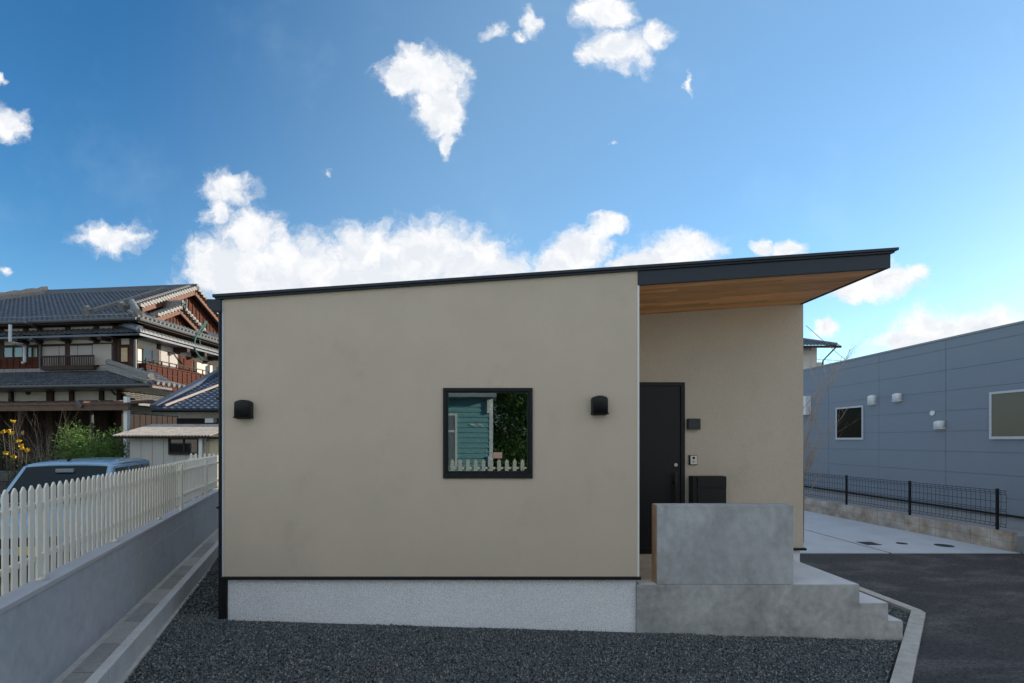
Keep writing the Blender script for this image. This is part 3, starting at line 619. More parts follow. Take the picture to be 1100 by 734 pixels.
gvent(1006.8,1017.3,451,460.5,'white vent hood lowest on the grey building, below a small round cap')
Ym = 550*11.25/(1003-520); zc = H+(473-444.0)*Ym/550
o = MB().tube([(bx(Ym)-.012,Ym,zc),(bx(Ym)-.05,Ym,zc)], .062, 20).build('round_cap', M_white, bevel=.006); tag(o, 'small round white cap on the grey building above the lowest hood', 'vent cap')
Ym = 17.8; z0 = H+(473-446)*Ym/550; z1 = H+(473-426)*Ym/550
o = MB().box(bx(Ym)-.2,bx(Ym)-.013,Ym-.2,Ym+.55,z0,z1).build('meter_box', M_white, bevel=.01); tag(o, 'white meter box on the grey building beside the beige house edge', 'meter box')

# bare tree beside the driveway
def branch(mb, p, d, r, ln, dep, rnd):
    pts = [p]; rs = [r]; q = Vector(p); dd = Vector(d).normalized(); n = 5
    for i in range(n):
        dd = (dd+Vector((rnd.uniform(-.12,.12),rnd.uniform(-.12,.12),rnd.uniform(-.04,.12)))).normalized(); q = q+dd*ln/n; pts.append(q.copy()); rs.append(r*(1-.62*(i+1)/n))
    mb.tube(pts, rs, 5, caps=False)
    if dep > 0:
        for k in range(3 if dep > 1 else 4):
            i = rnd.randint(1, n); ax = Vector((rnd.uniform(-1,1),rnd.uniform(-1,1),rnd.uniform(-.1,.8)))
            branch(mb, pts[i], (dd*1.1+ax*.75), rs[i]*.68, ln*rnd.uniform(.45,.75), dep-1, rnd)
rnd = random.Random(5)
tY = 11.0
bt = empty('bare_tree', (7.0, tY, -.1), label='slim leafless tree beside the right end of the beige house', cat='tree')
tm = MB(); tm.tube([(0,0,0),(.01,0,.6),(.03,.02,1.2),(.0,0,1.9)], [.028,.024,.02,.017], 7); tm.build('trunk', M_bark, bt)
cm = MB()
for p, d_, r_, l_ in (((0,0,1.9),(.35,0,1),.007,.8),((0,0,1.3),(.42,.1,.9),.007,.8),((.03,.02,1.2),(.15,-.2,1),.007,.8),((0,0,1.9),(-.3,.3,1),.007,.8),((.02,.01,.9),(.5,0,.8),.007,.8),((0,0,1.6),(-.5,-.1,.8),.007,.8)):
    branch(cm, p, d_, r_, l_, 3, rnd)
def tw_line(pts, r0):
    q = [Vector(P(a_,b,Yt))-Vector((7.0,tY,-.1)) for a_,b,Yt in pts]; n_ = len(q)
    cm.tube(q, [r0*(1-.75*i/(n_-1)) for i in range(n_)], 5, caps=False)
    for i in range(1,n_):
        for k in range(3):
            branch(cm, q[i-1].lerp(q[i], rnd.random()), (q[i]-q[i-1]).normalized()+Vector((rnd.uniform(-.8,.8),rnd.uniform(-.7,.7),rnd.uniform(-.3,.4))), r0*.42*(1-.5*i/n_), rnd.uniform(.25,.7), 1, rnd)
tw_line([(858,520,11),(864,478,11),(874,447,10.9),(884,420,10.8),(898,400,10.7),(908,388,10.7),(913,376,10.6)], .012)
tw_line([(858,510,11),(862,470,11),(875,430,11.2),(882,412,11.3),(894,398,11.4),(900,386,11.4)], .009)
tw_line([(858,530,11),(866,500,11),(873,485,10.9),(881,466,10.9),(876,450,10.9)], .008)
tw_line([(860,510,11),(874,490,10.8),(888,468,10.7),(905,448,10.6),(912,436,10.6)], .007)
tw_line([(862,440,11),(880,418,11),(872,400,11.1),(869,392,11.1)], .006)
cm.build('branches', M_twig, bt)

# house beyond the grey building
hb2 = empty('tiled_house', (P(875,473,30)[0], 31, 0), label='white walled house with a tiled roof peeping above the grey building', cat='house')
bxx, byy = hb2.location.x, 31
def h2(mb, name, m): mb.v = [(x-bxx, y-byy, z) for x,y,z in mb.v]; return mb.build(name, m, hb2)
xe = P(884,0,30)[0]; zt = H+(473-373)*30/550
h2(MB().box(xe-7, xe-.35, 30.0, 38, 0, zt), 'wall', M_plaster)
h2(MB().box(xe-.35, xe-.0, 29.95, 30.5, 0, zt-.9), 'bay_wall', mat('cream_wall', (.60,.57,.47), .85, var=.04))
ex = P(902,0,29.2)[0]; ze = H+(473-371)*29.2/550
er = MB(); tile_roof(er, (ex-8, 29.2, ze), (1,0,0), (0,1,.42), 8, 4.6, inside=lambda a,b: a < 8-b*.92); er.prism([(29.2,ze-.18),(33.4,ze+1.55),(33.4,ze+1.3),(29.2,ze-.3)], 'x', ex-8, ex-1.6); h2(er, 'roof', M_tile)
h2(MB().tube([(ex-.1,29.25,ze+.03),(ex-1.9,31.1,ze+.82),(ex-4.0,33.3,ze+1.75)], .12, 8), 'hip_ridge', M_tile)
h2(MB().tube([(ex-8,29.1,ze-.1),(ex,29.1,ze-.1)], .07, 8).tube([(ex-.3,29.1,ze-.15),(xe-.2,29.7,ze-.8),(xe-.2,29.8,ze-4)], .04, 6), 'gutter', M_dwood)
pa, pb = P(866,350,22), P(930,402,30)
o = MB().tube([pa, tuple((a_+b)/2-(.12 if i==2 else 0) for i,(a_,b) in enumerate(zip(pa,pb))), pb], .012, 5).build('overhead_wire', M_black); tag(o, 'thin overhead wire slanting down in front of the far tiled roof', 'wire')
pa, pb = P(860,385,31), P(960,391,36)
o = MB().tube([pa, pb], .014, 5).build('overhead_wire', M_black); tag(o, 'thin level overhead wire just above the grey building roof', 'wire')

# ------------------------------------------------------------------ left: boundary wall and picket fences
def along(mb, a0, a1, Y0, Y1, z0, z1):
    mb.hexa([(fx(a0,Y0),Y0,z0),(fx(a1,Y0),Y0,z0),(fx(a1,Y1),Y1,z0),(fx(a0,Y1),Y1,z0),(fx(a0,Y0),Y0,z1),(fx(a1,Y0),Y0,z1),(fx(a1,Y1),Y1,z1),(fx(a0,Y1),Y1,z1)])
bnd = empty('boundary_wall', (fx(-2.0,6), 6, .2), label='long low grey rendered boundary wall along the drain on the left', cat='wall')
def bp_(mb, name, m, **k):
    ox, oy = fx(-2.0,6), 6; mb.v = [(x-ox,y-oy,z-.2) for x,y,z in mb.v]; return mb.build(name, m, bnd, **k)
w1 = MB(); along(w1, -2.11, -1.965, 2.0, 15, -.1, .80); along(w1, -2.11, -1.97, 2.0, 15, .8, 1.0)
bp_(w1, 'wall_body', M_grout)
w2 = MB(); along(w2, -2.12, -1.957, 2.0, 15, 1.0, 1.04); bp_(w2, 'coping', mat('wall_coping', (.46,.46,.47), .8, var=.05), bevel=.006)
M_pick = mat('picket_plastic', (.90,.84,.72), .45, .45, var=.02, vscale=3)
fd = Vector((-.322,1,0)).normalized(); fnv = Vector((1,.322,0)).normalized()   # along, and facing the house
def picket(mb, c, dvec, nvec, w, t, z0, z1):
    c = Vector(c); d_ = dvec*w/2; n_ = nvec*t/2; zs = z1-w*.55
    out = [(-1,z0),(1,z0),(1,zs),(.0,z1),(-1,zs)]
    out = [(-1,z0),(1,z0),(1,zs),(.28,z1-.006),(0,z1),(-.28,z1-.006),(-1,zs)]
    vs = [c+d_*a_+n_+Vector((0,0,z)) for a_, z in out]+[c+d_*a_-n_+Vector((0,0,z)) for a_, z in out]; k = len(out)
    mb.add(vs, [tuple(range(k)), tuple(range(k,2*k))[::-1]]+[(i,(i+1)%k,(i+1)%k+k,i+k) for i in range(k)])
ftop = 1.78
def picket_fence(name, label, start, dvec, nvec, n, pitch, w, z0, z1, side, posts, railz, post_z0):
    root = empty(name, tuple(start), label=label, cat='picket fence', group='white picket fences')
    for i in range(n):
        mb = MB(); picket(mb, dvec*(i*pitch)+nvec*side*.024, dvec, nvec, w, .012, z0-start[2], z1-start[2]); mb.build('picket', M_pick, root, bevel=.002, seg=1)
    for rz_ in railz:
        mb = MB(); mb.bar(dvec*(-.06)+Vector((0,0,rz_-start[2])), dvec*(n*pitch)+Vector((0,0,rz_-start[2])), .028, .04); mb.build('rail', M_pick, root, bevel=.003)
    for t in posts:
        mb = MB(); c_ = dvec*t-nvec*side*.042; mb.bar(c_+Vector((0,0,post_z0-start[2])), c_+Vector((0,0,z1-start[2]-.05)), .045, .045); mb.build('fence_post', M_pick, root, bevel=.004)
    return root
Yq = 2.9; st0 = Vector((fx(-2.015,Yq), Yq, 1.04))
n1 = int((7.6-Yq)/(.1036)); dd_ = .1036/fd.y
picket_fence('picket_fence', 'near stretch of white picket fence on the grey wall before the car', st0, fd, fnv, n1, dd_, .067, 1.10, ftop, 1, [1.05,2.6,4.2], (1.24,1.62), 1.04)
Yq2 = 7.66; st1 = Vector((fx(-2.015,Yq2), Yq2, 1.04))
picket_fence('picket_fence', 'far stretch of white picket fence with its rails towards the house', st1, fd, fnv, 54, dd_, .052, 1.10, ftop, -1, [0.05,1.95,3.9,5.6], (1.24,1.62), 1.04)
# cross fence at the far end
picket_fence('picket_fence', 'short white picket fence standing crosswise before the cream shed door', Vector((-6.62,11.9,.3)), Vector((1,0,0)), Vector((0,-1,0)), 14, .105, .055, .95, 1.80, 1, [.02,1.4], (1.12,1.66), .3)

# ------------------------------------------------------------------ the light blue car
car = empty('parked_car', (-6.70, 8.72, .13), R(0), label='light blue boxy small car parked behind the white picket fence', cat='car')
hd = Vector((.307,-.952)); car.rotation_euler = (0,0,math.atan2(hd.y, hd.x))   # local +x is the front, +y is car left (viewer's right)
def sec_body():
    # lower body, stations along x: (x, z_bottom, z_belt, half width bottom, half width belt)
    st = [(1.70,.32,.62,.60,.60),(1.66,.24,.80,.68,.66),(1.45,.22,.93,.73,.70),(1.02,.22,1.02,.735,.715),(.5,.22,1.04,.737,.72),(-.5,.22,1.04,.737,.72),(-1.5,.22,1.05,.735,.715),(-1.66,.26,1.03,.70,.69),(-1.70,.34,.95,.66,.66)]
    mb = MB(); vs = []
    for (x,z0,z1,w0,w1) in st:
        zm = (z0+z1)/2
        ring = [(-w0*.93,z0),(w0*.93,z0),(w0,z0+.08),(max(w0,w1)+.005,zm),(w1,z1-.05),(w1*.95,z1),(-w1*.95,z1),(-w1,z1-.05),(-max(w0,w1)-.005,zm),(-w0,z0+.08)]
        vs += [(x,y,z) for y,z in ring]
    k = 10; fs = []
    for i in range(len(st)-1):
        for j in range(k): fs.append((i*k+j, i*k+(j+1)%k, (i+1)*k+(j+1)%k, (i+1)*k+j))
    fs += [tuple(range(k)), tuple(range((len(st)-1)*k, len(st)*k))[::-1]]
    mb.add(vs, fs); return mb
bo = sec_body().build('body', M_car, car, bevel=.02, smooth=True, seg=3)
RF, RR, WB, WR = .55, -1.45, 1.12, -1.62; zb, zr = 1.03, 1.615; wb, wr = .70, .60
cab = MB(); cab.hexa([(WB,-wb,zb),(WB,wb,zb),(WR,wb,zb),(WR,-wb,zb),(RF,-wr,zr-.045),(RF,wr,zr-.045),(RR,wr,zr-.035),(RR,-wr,zr-.035)])
cab.build('cabin', M_car, bo, bevel=.035, smooth=True, seg=3)
ro = MB(); vs = []; rings = [(RF+.035,.55,zr-.05),(RF-.10,.585,zr-.012),(RF-.6,.595,zr+.012),(RR+.3,.595,zr+.012),(RR-.02,.57,zr-.02)]
prof = [-1,-.96,-.8,-.4,0,.4,.8,.96,1]
for (x,w,z) in rings:
    for t in prof: vs.append((x, t*(w+.012), z+ .018-.045*abs(t)**5))
k = len(prof); fs = [(i*k+j,i*k+j+1,(i+1)*k+j+1,(i+1)*k+j) for i in range(len(rings)-1) for j in range(k-1)]
ro.add(vs, fs); rof = ro.build('roof', M_car, car, smooth=True); sm = rof.modifiers.new('s','SOLIDIFY'); sm.thickness = .03
def onplane(p0, p1, p2, p3, a0, a1, b0, b1, off):
    """quad on the patch p0..p3 (p0p1 bottom, p3p2 top)"""
    p0,p1,p2,p3 = map(Vector,(p0,p1,p2,p3)); n_ = (p1-p0).cross(p3-p0).normalized()*off
    f = lambda s,t: (p0*(1-s)+p1*s)*(1-t)+(p3*(1-s)+p2*s)*t+n_
    return [f(a0,b0),f(a1,b0),f(a1,b1),f(a0,b1)]
M_cg = mat('tinted_car_glass', (.006,.022,.030), .06, .10)
def slab4(q, t, mb=None):
    mb = mb or MB(); n_ = (q[1]-q[0]).cross(q[3]-q[0]).normalized()*t; mb.hexa([*q, *[a_+n_ for a_ in q]]); return mb
ws = onplane((WB,-wb,zb),(WB,wb,zb),(RF,wr,zr-.045),(RF,-wr,zr-.045), .055,.945,.03,.955, -.012)
ws = onplane((WB,-wb,zb),(WB,wb,zb),(RF,wr,zr-.045),(RF,-wr,zr-.045), .055,.945,.03,.955, .004)
slab4(ws, .004).build('windscreen', M_cg, car)
for sgn in (1,-1):
    q0 = [(WB,sgn*wb,zb),(WR,sgn*wb,zb),(RR,sgn*wr,zr-.035),(RF,sgn*wr,zr-.045)]
    for (a0,a1) in ((.07,.36),(.40,.68),(.72,.93)):
        q = onplane(*q0, a0, a1, .06, .88, .006 if sgn > 0 else .006)
        nn = (q[1]-q[0]).cross(q[3]-q[0]).normalized()
        if nn.y*sgn < 0: q = [a_ - nn*(-.012) if False else a_-nn*.0 for a_ in q]; q = [a_+Vector((0,sgn*.012,0)) for a_ in q]
        slab4(q, .004*(1 if nn.y*sgn > 0 else -1)).build('side_window', M_cg, car)
slab4([Vector(a_) for a_ in ((WR-.004,wb*.85,zb+.06),(WR-.004,-wb*.85,zb+.06),(RR-.03,-wr*.85,zr-.1),(RR-.03,wr*.85,zr-.1))], .006).build('rear_window', M_cg, car)
MB().box(.66,.70,-.12,.12,1.46,1.52).build('rear_view_mirror', mat('mirror_shell', (.25,.3,.33), .4), car, bevel=.01)
MB().box(.86,.9,.46,.55,1.38,1.42).build('sticker', mat('cyan_sticker', (.05,.45,.65), .5), car)
an = MB().tube([(RF-.12,-.05,zr+.028),(RF-.2,-.05,zr+.06)], .02, 8).build('antenna_base', M_rubber, car)
for sgn in (1,-1):
    sm_ = MB(); sm_.box(.78,.88,sgn*.74-.0,sgn*.92,1.02,1.16); sm_.build('wing_mirror', M_car, car, bevel=.025)
    MB().tube([(1.68,sgn*.50,.70),(1.715,sgn*.50,.70)], .10, 20).build('headlight', mat('headlamp_glass', (.7,.72,.75), .1, .8), car, bevel=.01)
    for xx in (1.08,-1.12):
        wh = MB().tube([(xx,sgn*.60,.28),(xx,sgn*.745,.28)], .285, 28).build('wheel', M_rubber, car, bevel=.02)
        MB().tube([(xx,sgn*.746,.28),(xx,sgn*.752,.28)], .18, 20).build('rim', M_alu, wh)
MB().box(1.69,1.72,-.35,.35,.48,.62).build('grille', M_rubber, car, bevel=.01)
MB().box(1.715,1.735,-.165,.165,.34,.5).build('number_plate', mat('yellow_plate', (.75,.62,.12), .5), car, bevel=.004)
MB().box(1.62,1.74,-.66,.66,.24,.40).build('front_bumper', M_rubber, car, bevel=.03)

# ------------------------------------------------------------------ the big traditional house
OX, OY = (127-512)*18/550, 18.0; PH = R(7); cP, sP = math.cos(PH), math.sin(PH)
jh = empty('traditional_house', (OX, OY, 0), -PH, label='large old two storey timber and plaster house with grey tiled roofs', cat='house')
def jy(px, py, y):            # point on the plane local y
    k = (px-512)/550; x = (k*(OY+y*cP)-OX-y*sP)/(cP+k*sP); Yw = OY-x*sP+y*cP; return Vector((x, y, H+(473-py)*Yw/550))
def jx(px, py, x):            # point on the plane local x
    k = (px-512)/550; y = (k*(OY-x*sP)-OX-x*cP)/(sP-k*cP); Yw = OY-x*sP+y*cP; return Vector((x, y, H+(473-py)*Yw/550))
def jb(mb, name, m, parent=None, **k): return mb.build(name, m, parent or jh, **k)
LX = -16.0; SX = .6
# bodies
zUe = jy(127,341,0).z
jb(MB().box(LX,SX,.0,8.2,4.3,zUe+.12), 'upper_wall', M_plaster)
jb(MB().box(LX,.25,-.15,8.2,.0,4.2), 'lower_wall', M_plaster)
# upper front framing: dark posts in front of the plaster
pst = MB()
for px in (2,28.5,43.5,73.5,104,124.5,127.5): 
    p = jy(px,352,-.0); pst.box(p.x-.09,p.x+.09,-.05,.01,4.3,zUe+.05)
z_a = jy(60,352,0).z; z_b = jy(60,370.5,0).z
pst.box(LX,.05,-.045,.0,z_b-.06,z_b+.02); pst.box(LX,.05,-.045,.0,zUe-.02,zUe+.04)
build_each(pst, 'timber_post', M_dwood, jh)
# side framing
ps = MB()
for px in (170,191,209): p = jx(px,358,SX); ps.box(SX-.01,SX+.05,p.y-.08,p.y+.08,4.3,zUe+.1)
ps.box(SX-.12,SX+.05,-.06,.12,4.0,zUe+.1); zs_ = jx(160,374,SX).z; ps.box(SX,SX+.045,.12,8.2,zs_-.1,zs_+.02); ps.box(SX,SX+.045,.12,8.2,zUe+.04,zUe+.12)
build_each(ps, 'timber_post', M_dwood, jh)
# shutters and boards on the upper front
sh_ = MB(); zt_ = jy(80,371,0).z; zb_ = jy(80,393,0).z
xs = [jy(px,380,0).x for px in (44.5,64.5,84.5,100)]
for a_, b in zip(xs[:-1], xs[1:]): sh_.box(a_+.02,b-.02,-.03,.0,zb_,zt_)
build_each(sh_, 'sliding_shutter', M_shutter, jh)
a_ = jy(101.5,380,0).x; b = jy(121,380,0).x; jb(MB().box(a_,b,-.06,.0,zb_,zt_), 'shutter_case', mat('ribbed_shutter_case', (.44,.41,.36), .7, var=.04))
br = MB(); a_ = jy(0,390,0).x-4; b = jy(43,390,0).x
z5 = jy(20,385.5,0).z; z6 = jy(20,399,0).z
nb = 22
for i in range(nb): 
    x0 = a_+(b-a_)*i/nb; br.box(x0+.01,x0+(b-a_)/nb-.01,-.07,.0,z6,z5); br.box(x0-.02,x0+.02,-.09,-.0,z6,z5)
for i in range(1,5): br.box(a_,b,-.08,-.0,z5-(z5-z6)*i/4-.01,z5-(z5-z6)*i/4+.01)
jb(br, 'board_siding', M_rwood)
for (pa_, pb_) in ((4.5,26.5),(30,42)):
    A = jy(pa_,373,0); B = jy(pb_,384.5,0); wm = MB(); 
    wm.box(A.x,B.x,-.06,0,B.z-.02,B.z+.03); wm.box(A.x,B.x,-.06,0,A.z-.03,A.z+.03); xm = (A.x+B.x)/2
    for xx in (A.x,xm,B.x): wm.box(xx-.025,xx+.025,-.06,0,B.z+.03,A.z-.03)
    w = jb(wm, 'window', M_dwood); jb(MB().box(A.x+.02,B.x-.02,-.03,-.005,B.z,A.z), 'pane', mat('pale_green_glass', (.22,.27,.24), .12, .8), parent=w)
    w['label'] = 'wide sliding window above boards' if pa_ < 10 else 'narrow sliding window above boards'
# balcony rail on the front
rb = MB(); A = jy(44,383.5,-.28); B = jy(101,393.5,-.28)
rb.box(A.x,B.x,-.31,-.26,A.z-.03,A.z+.03); rb.box(A.x,B.x,-.31,-.26,B.z,B.z+.04); n = 30
for i in range(n+1): x0 = A.x+(B.x-A.x)*i/n; rb.box(x0-.012,x0+.012,-.295,-.275,B.z+.03,A.z-.02)
rb.box(A.x,B.x,-.3,0,B.z-.1,B.z)
jb(rb, 'balcony_rail', M_dwood)
# corner window and side windows
cw = MB(); A = jx(157,372,SX+.03); B = jx(207,400,SX+.03); zt_ = jx(160,374,SX+.03).z; zb_ = jx(160,393,SX+.03).z
ys = [jx(px,385,SX+.03).y for px in (153,163,170,181,191,197,207)]
cols = ['G','G','S','S','R','R']
for i,(y0,y1) in enumerate(zip(ys[:-1],ys[1:])):
    m_ = {'G':M_glassD,'S':M_shutter,'R':M_rwood}[cols[i]]
    jb(MB().box(SX,SX+.05,y0+.03,y1-.03,zb_-.5,zt_), {'G':'window','S':'sliding_shutter','R':'board_siding'}[cols[i]], m_)
cwd = MB().box(jy(129,0,0).x, jy(141,0,0).x+.0, -.0, .02, 4.6, 5.6)
jb(MB().box(.06,SX-.13,-.04,-.001,4.3,zs_+.0), 'corner_bay', M_rwood)
jb(MB().box(.16,SX-.2,-.055,-.041,4.85,zs_-.12), 'corner_bay_window', mat('warm_curtain', (.55,.42,.25), .6, var=.1, vscale=6))
# boxed balcony on the right side
bal = MB(); xo = .9; A = jx(157,391,xo); B = jx(216,406,xo); zt_ = (A.z+B.z)/2+.05; zb_ = jx(157,417,xo).z
y0, y1 = A.y, B.y+.5
nb = 13
bal.box(SX+.01,xo-.03,y0+.03,y1-.02,zb_+.02,zb_+.1)
for i in range(nb):
    ya_ = y0+(y1-y0)*i/nb; yb_ = ya_+(y1-y0)/nb
    for j in range(8):
        z0 = zb_+(zt_-zb_)*j/8; bal.box(xo-.03,xo-.0+.006*(j%2),ya_+.01,yb_-.01,z0+.004,z0+(zt_-zb_)/8-.004)
    bal.box(xo-.02,xo+.025,ya_-.02,ya_+.02,zb_,zt_)
bal.box(SX-.1,xo,y0-.0,y0+.03,zb_,zt_)
bal.box(.0,xo+.04,y0-.02,y0+.02,zt_,zt_+.05); bal.box(xo-.04,xo+.04,y0,y1,zt_,zt_+.05)
bb_ = jb(bal, 'boxed_balcony', M_rwood)
rl = MB(); rl.box(xo-.03,xo+.01,y0,y1,zt_+.2,zt_+.23); n = 9
for i in range(n+1): yy = y0+(y1-y0)*i/n; rl.box(xo-.03,xo+.01,yy-.015,yy+.015,zt_+.05,zt_+.2)
jb(rl, 'balcony_rail', M_dwood, parent=bb_)
jb(MB().box(.7,1.1,4.2,4.25,3.2,5.4), 'cream_screen', mat('cream_wall', (.6,.57,.47), .85))

# roofs ---------------------------------------------------------------
vE = -.45; zE = jy(100,343,vE).z                      # front eave
vR = 4.3; zRg = jy(150,312.5,vR).z                      # main ridge
sl_ = (zRg-zE)/(vR-vE)
xG = -.5                                              # gable plane
xLh = jy(52,312,vR).x                                 # left end of the ridge, hip beyond
xE = jy(148,340,vE).x
up = MB(); ln_ = math.hypot(vR-vE, zRg-zE); Lr = xE-(LX)
ex0 = LX-1
leftEave = xLh-5.6
def ins_up(a, b):
    x = leftEave+a; yb = b/ln_*(vR-vE)
    if x < leftEave+yb*1.05: return False
    lim = xE-yb if yb < xE-xG else xG+.15
    return x < lim
tile_roof(up, (leftEave, vE, zE), (1,0,0), (0, vR-vE, zRg-zE), xE-leftEave, ln_, inside=ins_up)
# left hip face
tile_roof(up, (leftEave, 9.5, zE), (0,-1,0), (5.6,0,zRg-zE), 9.5-vE, math.hypot(5.6,zRg-zE), inside=lambda a,b: (9.5-a) > vE+b*.93 and (9.5-a) < 9.5-b*.93)
up.add([(leftEave,vE,zE-.03),(xG,vE,zE-.03),(xG,vR,zRg-.05),(xLh,vR,zRg-.05)], [(0,1,2,3)])
up.add([(xLh,vR,zRg-.05),(xG+.4,vR,zRg-.05),(xG+.4,2*vR-vE,zE-.05),(leftEave,2*vR-vE,zE)], [(0,1,2,3)])
up.add([(xG-.2,vR,zRg-.04),(xG+.4,vR,zRg-.04),(xG+.4,vE+1.4,zE+1.4*sl_-.04),(xG-.2,vE+1.4,zE+1.4*sl_-.04)], [(0,1,2,3)])
mr_roof = jb(up, 'main_roof', M_tile)
# back slope tiles near the gable are not seen; ridge
rg = MB(); rg.box(xLh-.1,xG+.25,vR-.17,vR+.17,zRg-.05,zRg+.10); rg.tube([(xLh-.15,vR,zRg+.14),(xG+.45,vR,zRg+.14)], .07, 8); rg.tube([(xLh-.25,vR,zRg+.1),(xLh-.1,vR,zRg+.2)], .12, 8)
jb(rg, 'roof_ridge', M_tile, parent=mr_roof)
hr = MB(); A = Vector((xLh,vR,zRg)); B = Vector((leftEave,vE,zE)); 
hr.bar(A+Vector((0,0,.1)), B+Vector((0,0,.1)), .26, .26)
hr.tube([A+(B-A)*t+Vector((0,0,.26+.03*math.sin(t*90))) for t in [i/40 for i in range(41)]], .10, 7)
jb(hr, 'hip_ridge', M_tileL, parent=mr_roof)
# verge ridges close to the gable (light weathered tiles)
for xx, t0 in ((xG+.18,.0),(xG-.75,.12)):
    vr = MB(); n = 34; t1 = .80 if xx > xG else .9
    A = Vector((xx,vR,zRg)); B = Vector((xx,vE,zE))
    vr.bar(A+(B-A)*t0+Vector((0,0,.06)), A+(B-A)*t1+Vector((0,0,.06)), .18, .14)
    for i in range(n):
        t = t0+(t1-t0)*i/n; q = A+(B-A)*t+Vector((0,0,.13)); q2 = A+(B-A)*(t+(t1-t0)/n*.9)+Vector((0,0,.155)); vr.tube([q,q2], .075, 7)
    e = A+(B-A)*t1+Vector((0,0,.25)); vr.tube([e+Vector((0,-.05,-.05)),e+Vector((0,.08,.02))], .13, 8)
    jb(vr, 'verge_ridge', M_tileL, parent=mr_roof)
# row of verge tiles standing over the gable edge
vt = MB(); vt2 = MB()
for i in range(22):
    t = i/22
    for side, (v_, z_) in ((0,(vE+1.5,zE+1.5*sl_)),(1,(2*vR-vE-1.2,zE+1.2*sl_))):
        A = Vector((xG+.32,vR,zRg)); B = Vector((xG+.32,v_,z_)); q = A+(B-A)*t
        vt.box(xG+.12,xG+.45,q.y-.11,q.y+.11,q.z-.02,q.z+.10)
jb(vt, 'verge_tile', M_tileL, parent=mr_roof)
# main gable: boards and bargeboards
gbm = MB(); zg0 = jx(233,362,.5).z
gA = (vR, zRg-.15); gL = (vR-3.0, zRg-.12-3.0*sl_); gRr = (vR+3.3, zRg-.12-3.3*sl_)
gbm.prism([gA,gL,gRr], 'x', xG-.05, xG)
for i in range(26):
    yy = gL[0]+(gRr[0]-gL[0])*(i+.5)/26; zt2 = gA[1]-abs(yy-vR)*sl_-.02; gbm.box(xG,xG+.03,yy-.02,yy+.02,gL[1],zt2)
gab = jb(gbm, 'gable_wall', M_rwood)
bg_ = MB()
for yend in (gL[0],gRr[0]): bg_.bar((xG+.30,vR,zRg-.12),(xG+.30,yend+(.0),zRg-.12-abs(yend-vR)*sl_), .06, .26)
build_each(bg_, 'bargeboard', M_gwood, gab)
# side skirt roof (eave on the right side) with corner
sk = MB(); dsk = xE-xG
tile_roof(sk, (xE, 9.5, zE), (0,-1,0), (-dsk,0,dsk*sl_), 9.5-vE, math.hypot(dsk,dsk*sl_), inside=lambda a,b: (9.5-a) > vE+b*.9)
sk.add([(xE,vE,zE-.03),(xE,9.5,zE-.03),(xE-dsk,9.5,zE+dsk*sl_-.04),(xE-dsk,vE+dsk,zE+dsk*sl_-.04)], [(0,1,2,3)])
jb(sk, 'side_roof', M_tile)
ch_ = MB(); ch_.bar((xE,vE,zE+.08),(xE-dsk,vE+dsk,zE+dsk*sl_+.08), .24, .2); ch_.tube([(xE+.05,vE-.05,zE+.2),(xE-dsk,vE+dsk,zE+dsk*sl_+.22)], .1, 7); jb(ch_, 'hip_ridge', M_tileL)
# eave soffits and fascia
ev = MB(); ev.box(leftEave,xE-.05,vE+.02,0.02,zE-.14,zE-.06); ev.box(-.02,xE-.02,vE+.02,9.5,zE-.14,zE-.06)
jb(ev, 'eave_boards', M_dwood)
gu = MB(); gu.tube([(leftEave,vE-.05,zE-.04),(xE,vE-.05,zE-.04)], .06, 8); gu.tube([(xE+.05,vE,zE-.04),(xE+.05,9.5,zE-.04)], .06, 8)
build_each(gu, 'gutter', mat('gutter_grey', (.10,.11,.11), .5), jh)
# small gable dormer on the right side
sgx = .35; ga = jx(188,333,.2); sgv = ga.y; sgz = ga.z
sg_ = MB(); hw = 1.25; sgb = sgz-.5*hw
sg_.prism([(sgv,sgz-.08),(sgv-hw,sgb-.08),(sgv+hw,sgb-.08)], 'x', -.3, .2)
for i in range(14):
    yy = sgv-hw+2*hw*(i+.5)/14; sg_.box(.2,.225,yy-.02,yy+.02,sgb-.08,sgz-.08-abs(yy-sgv)*.5)
sgo = jb(sg_, 'small_gable', M_rwood)
b2 = MB()
for s_ in (-1,1): b2.bar((.42,sgv,sgz-.05),(.42,sgv+s_*(hw+.1),sgz-.05-(hw+.1)*.5), .06, .2)
build_each(b2, 'bargeboard', M_gwood, sgo)
dr_ = MB()
for s_ in (-1,1):
    tile_roof(dr_, (-3.2, sgv+s_*(hw+.25), sgz-(hw+.25)*.5+.06), (1,0,0), (0,-s_*1,.5), 3.7, 1.6*1.118*.95, inside=lambda a,b: True, ph=.22)
for i in range(9):
    t = i/9
    for s_ in (-1,1): q = Vector((.3,sgv+s_*t*(hw+.2),sgz+.1-t*(hw+.2)*.5)); dr_.box(.25,.58,q.y-.09,q.y+.09,q.z-.04,q.z+.08)
jb(dr_, 'small_gable_roof', M_tileL, parent=sgo)
rr_ = MB(); rr_.bar((-3.2,sgv,sgz+.16),(.5,sgv,sgz+.16), .2, .2); rr_.tube([(-3.2,sgv,sgz+.3),(.58,sgv,sgz+.3)], .09, 7); jb(rr_, 'roof_ridge', M_tileL, parent=sgo)
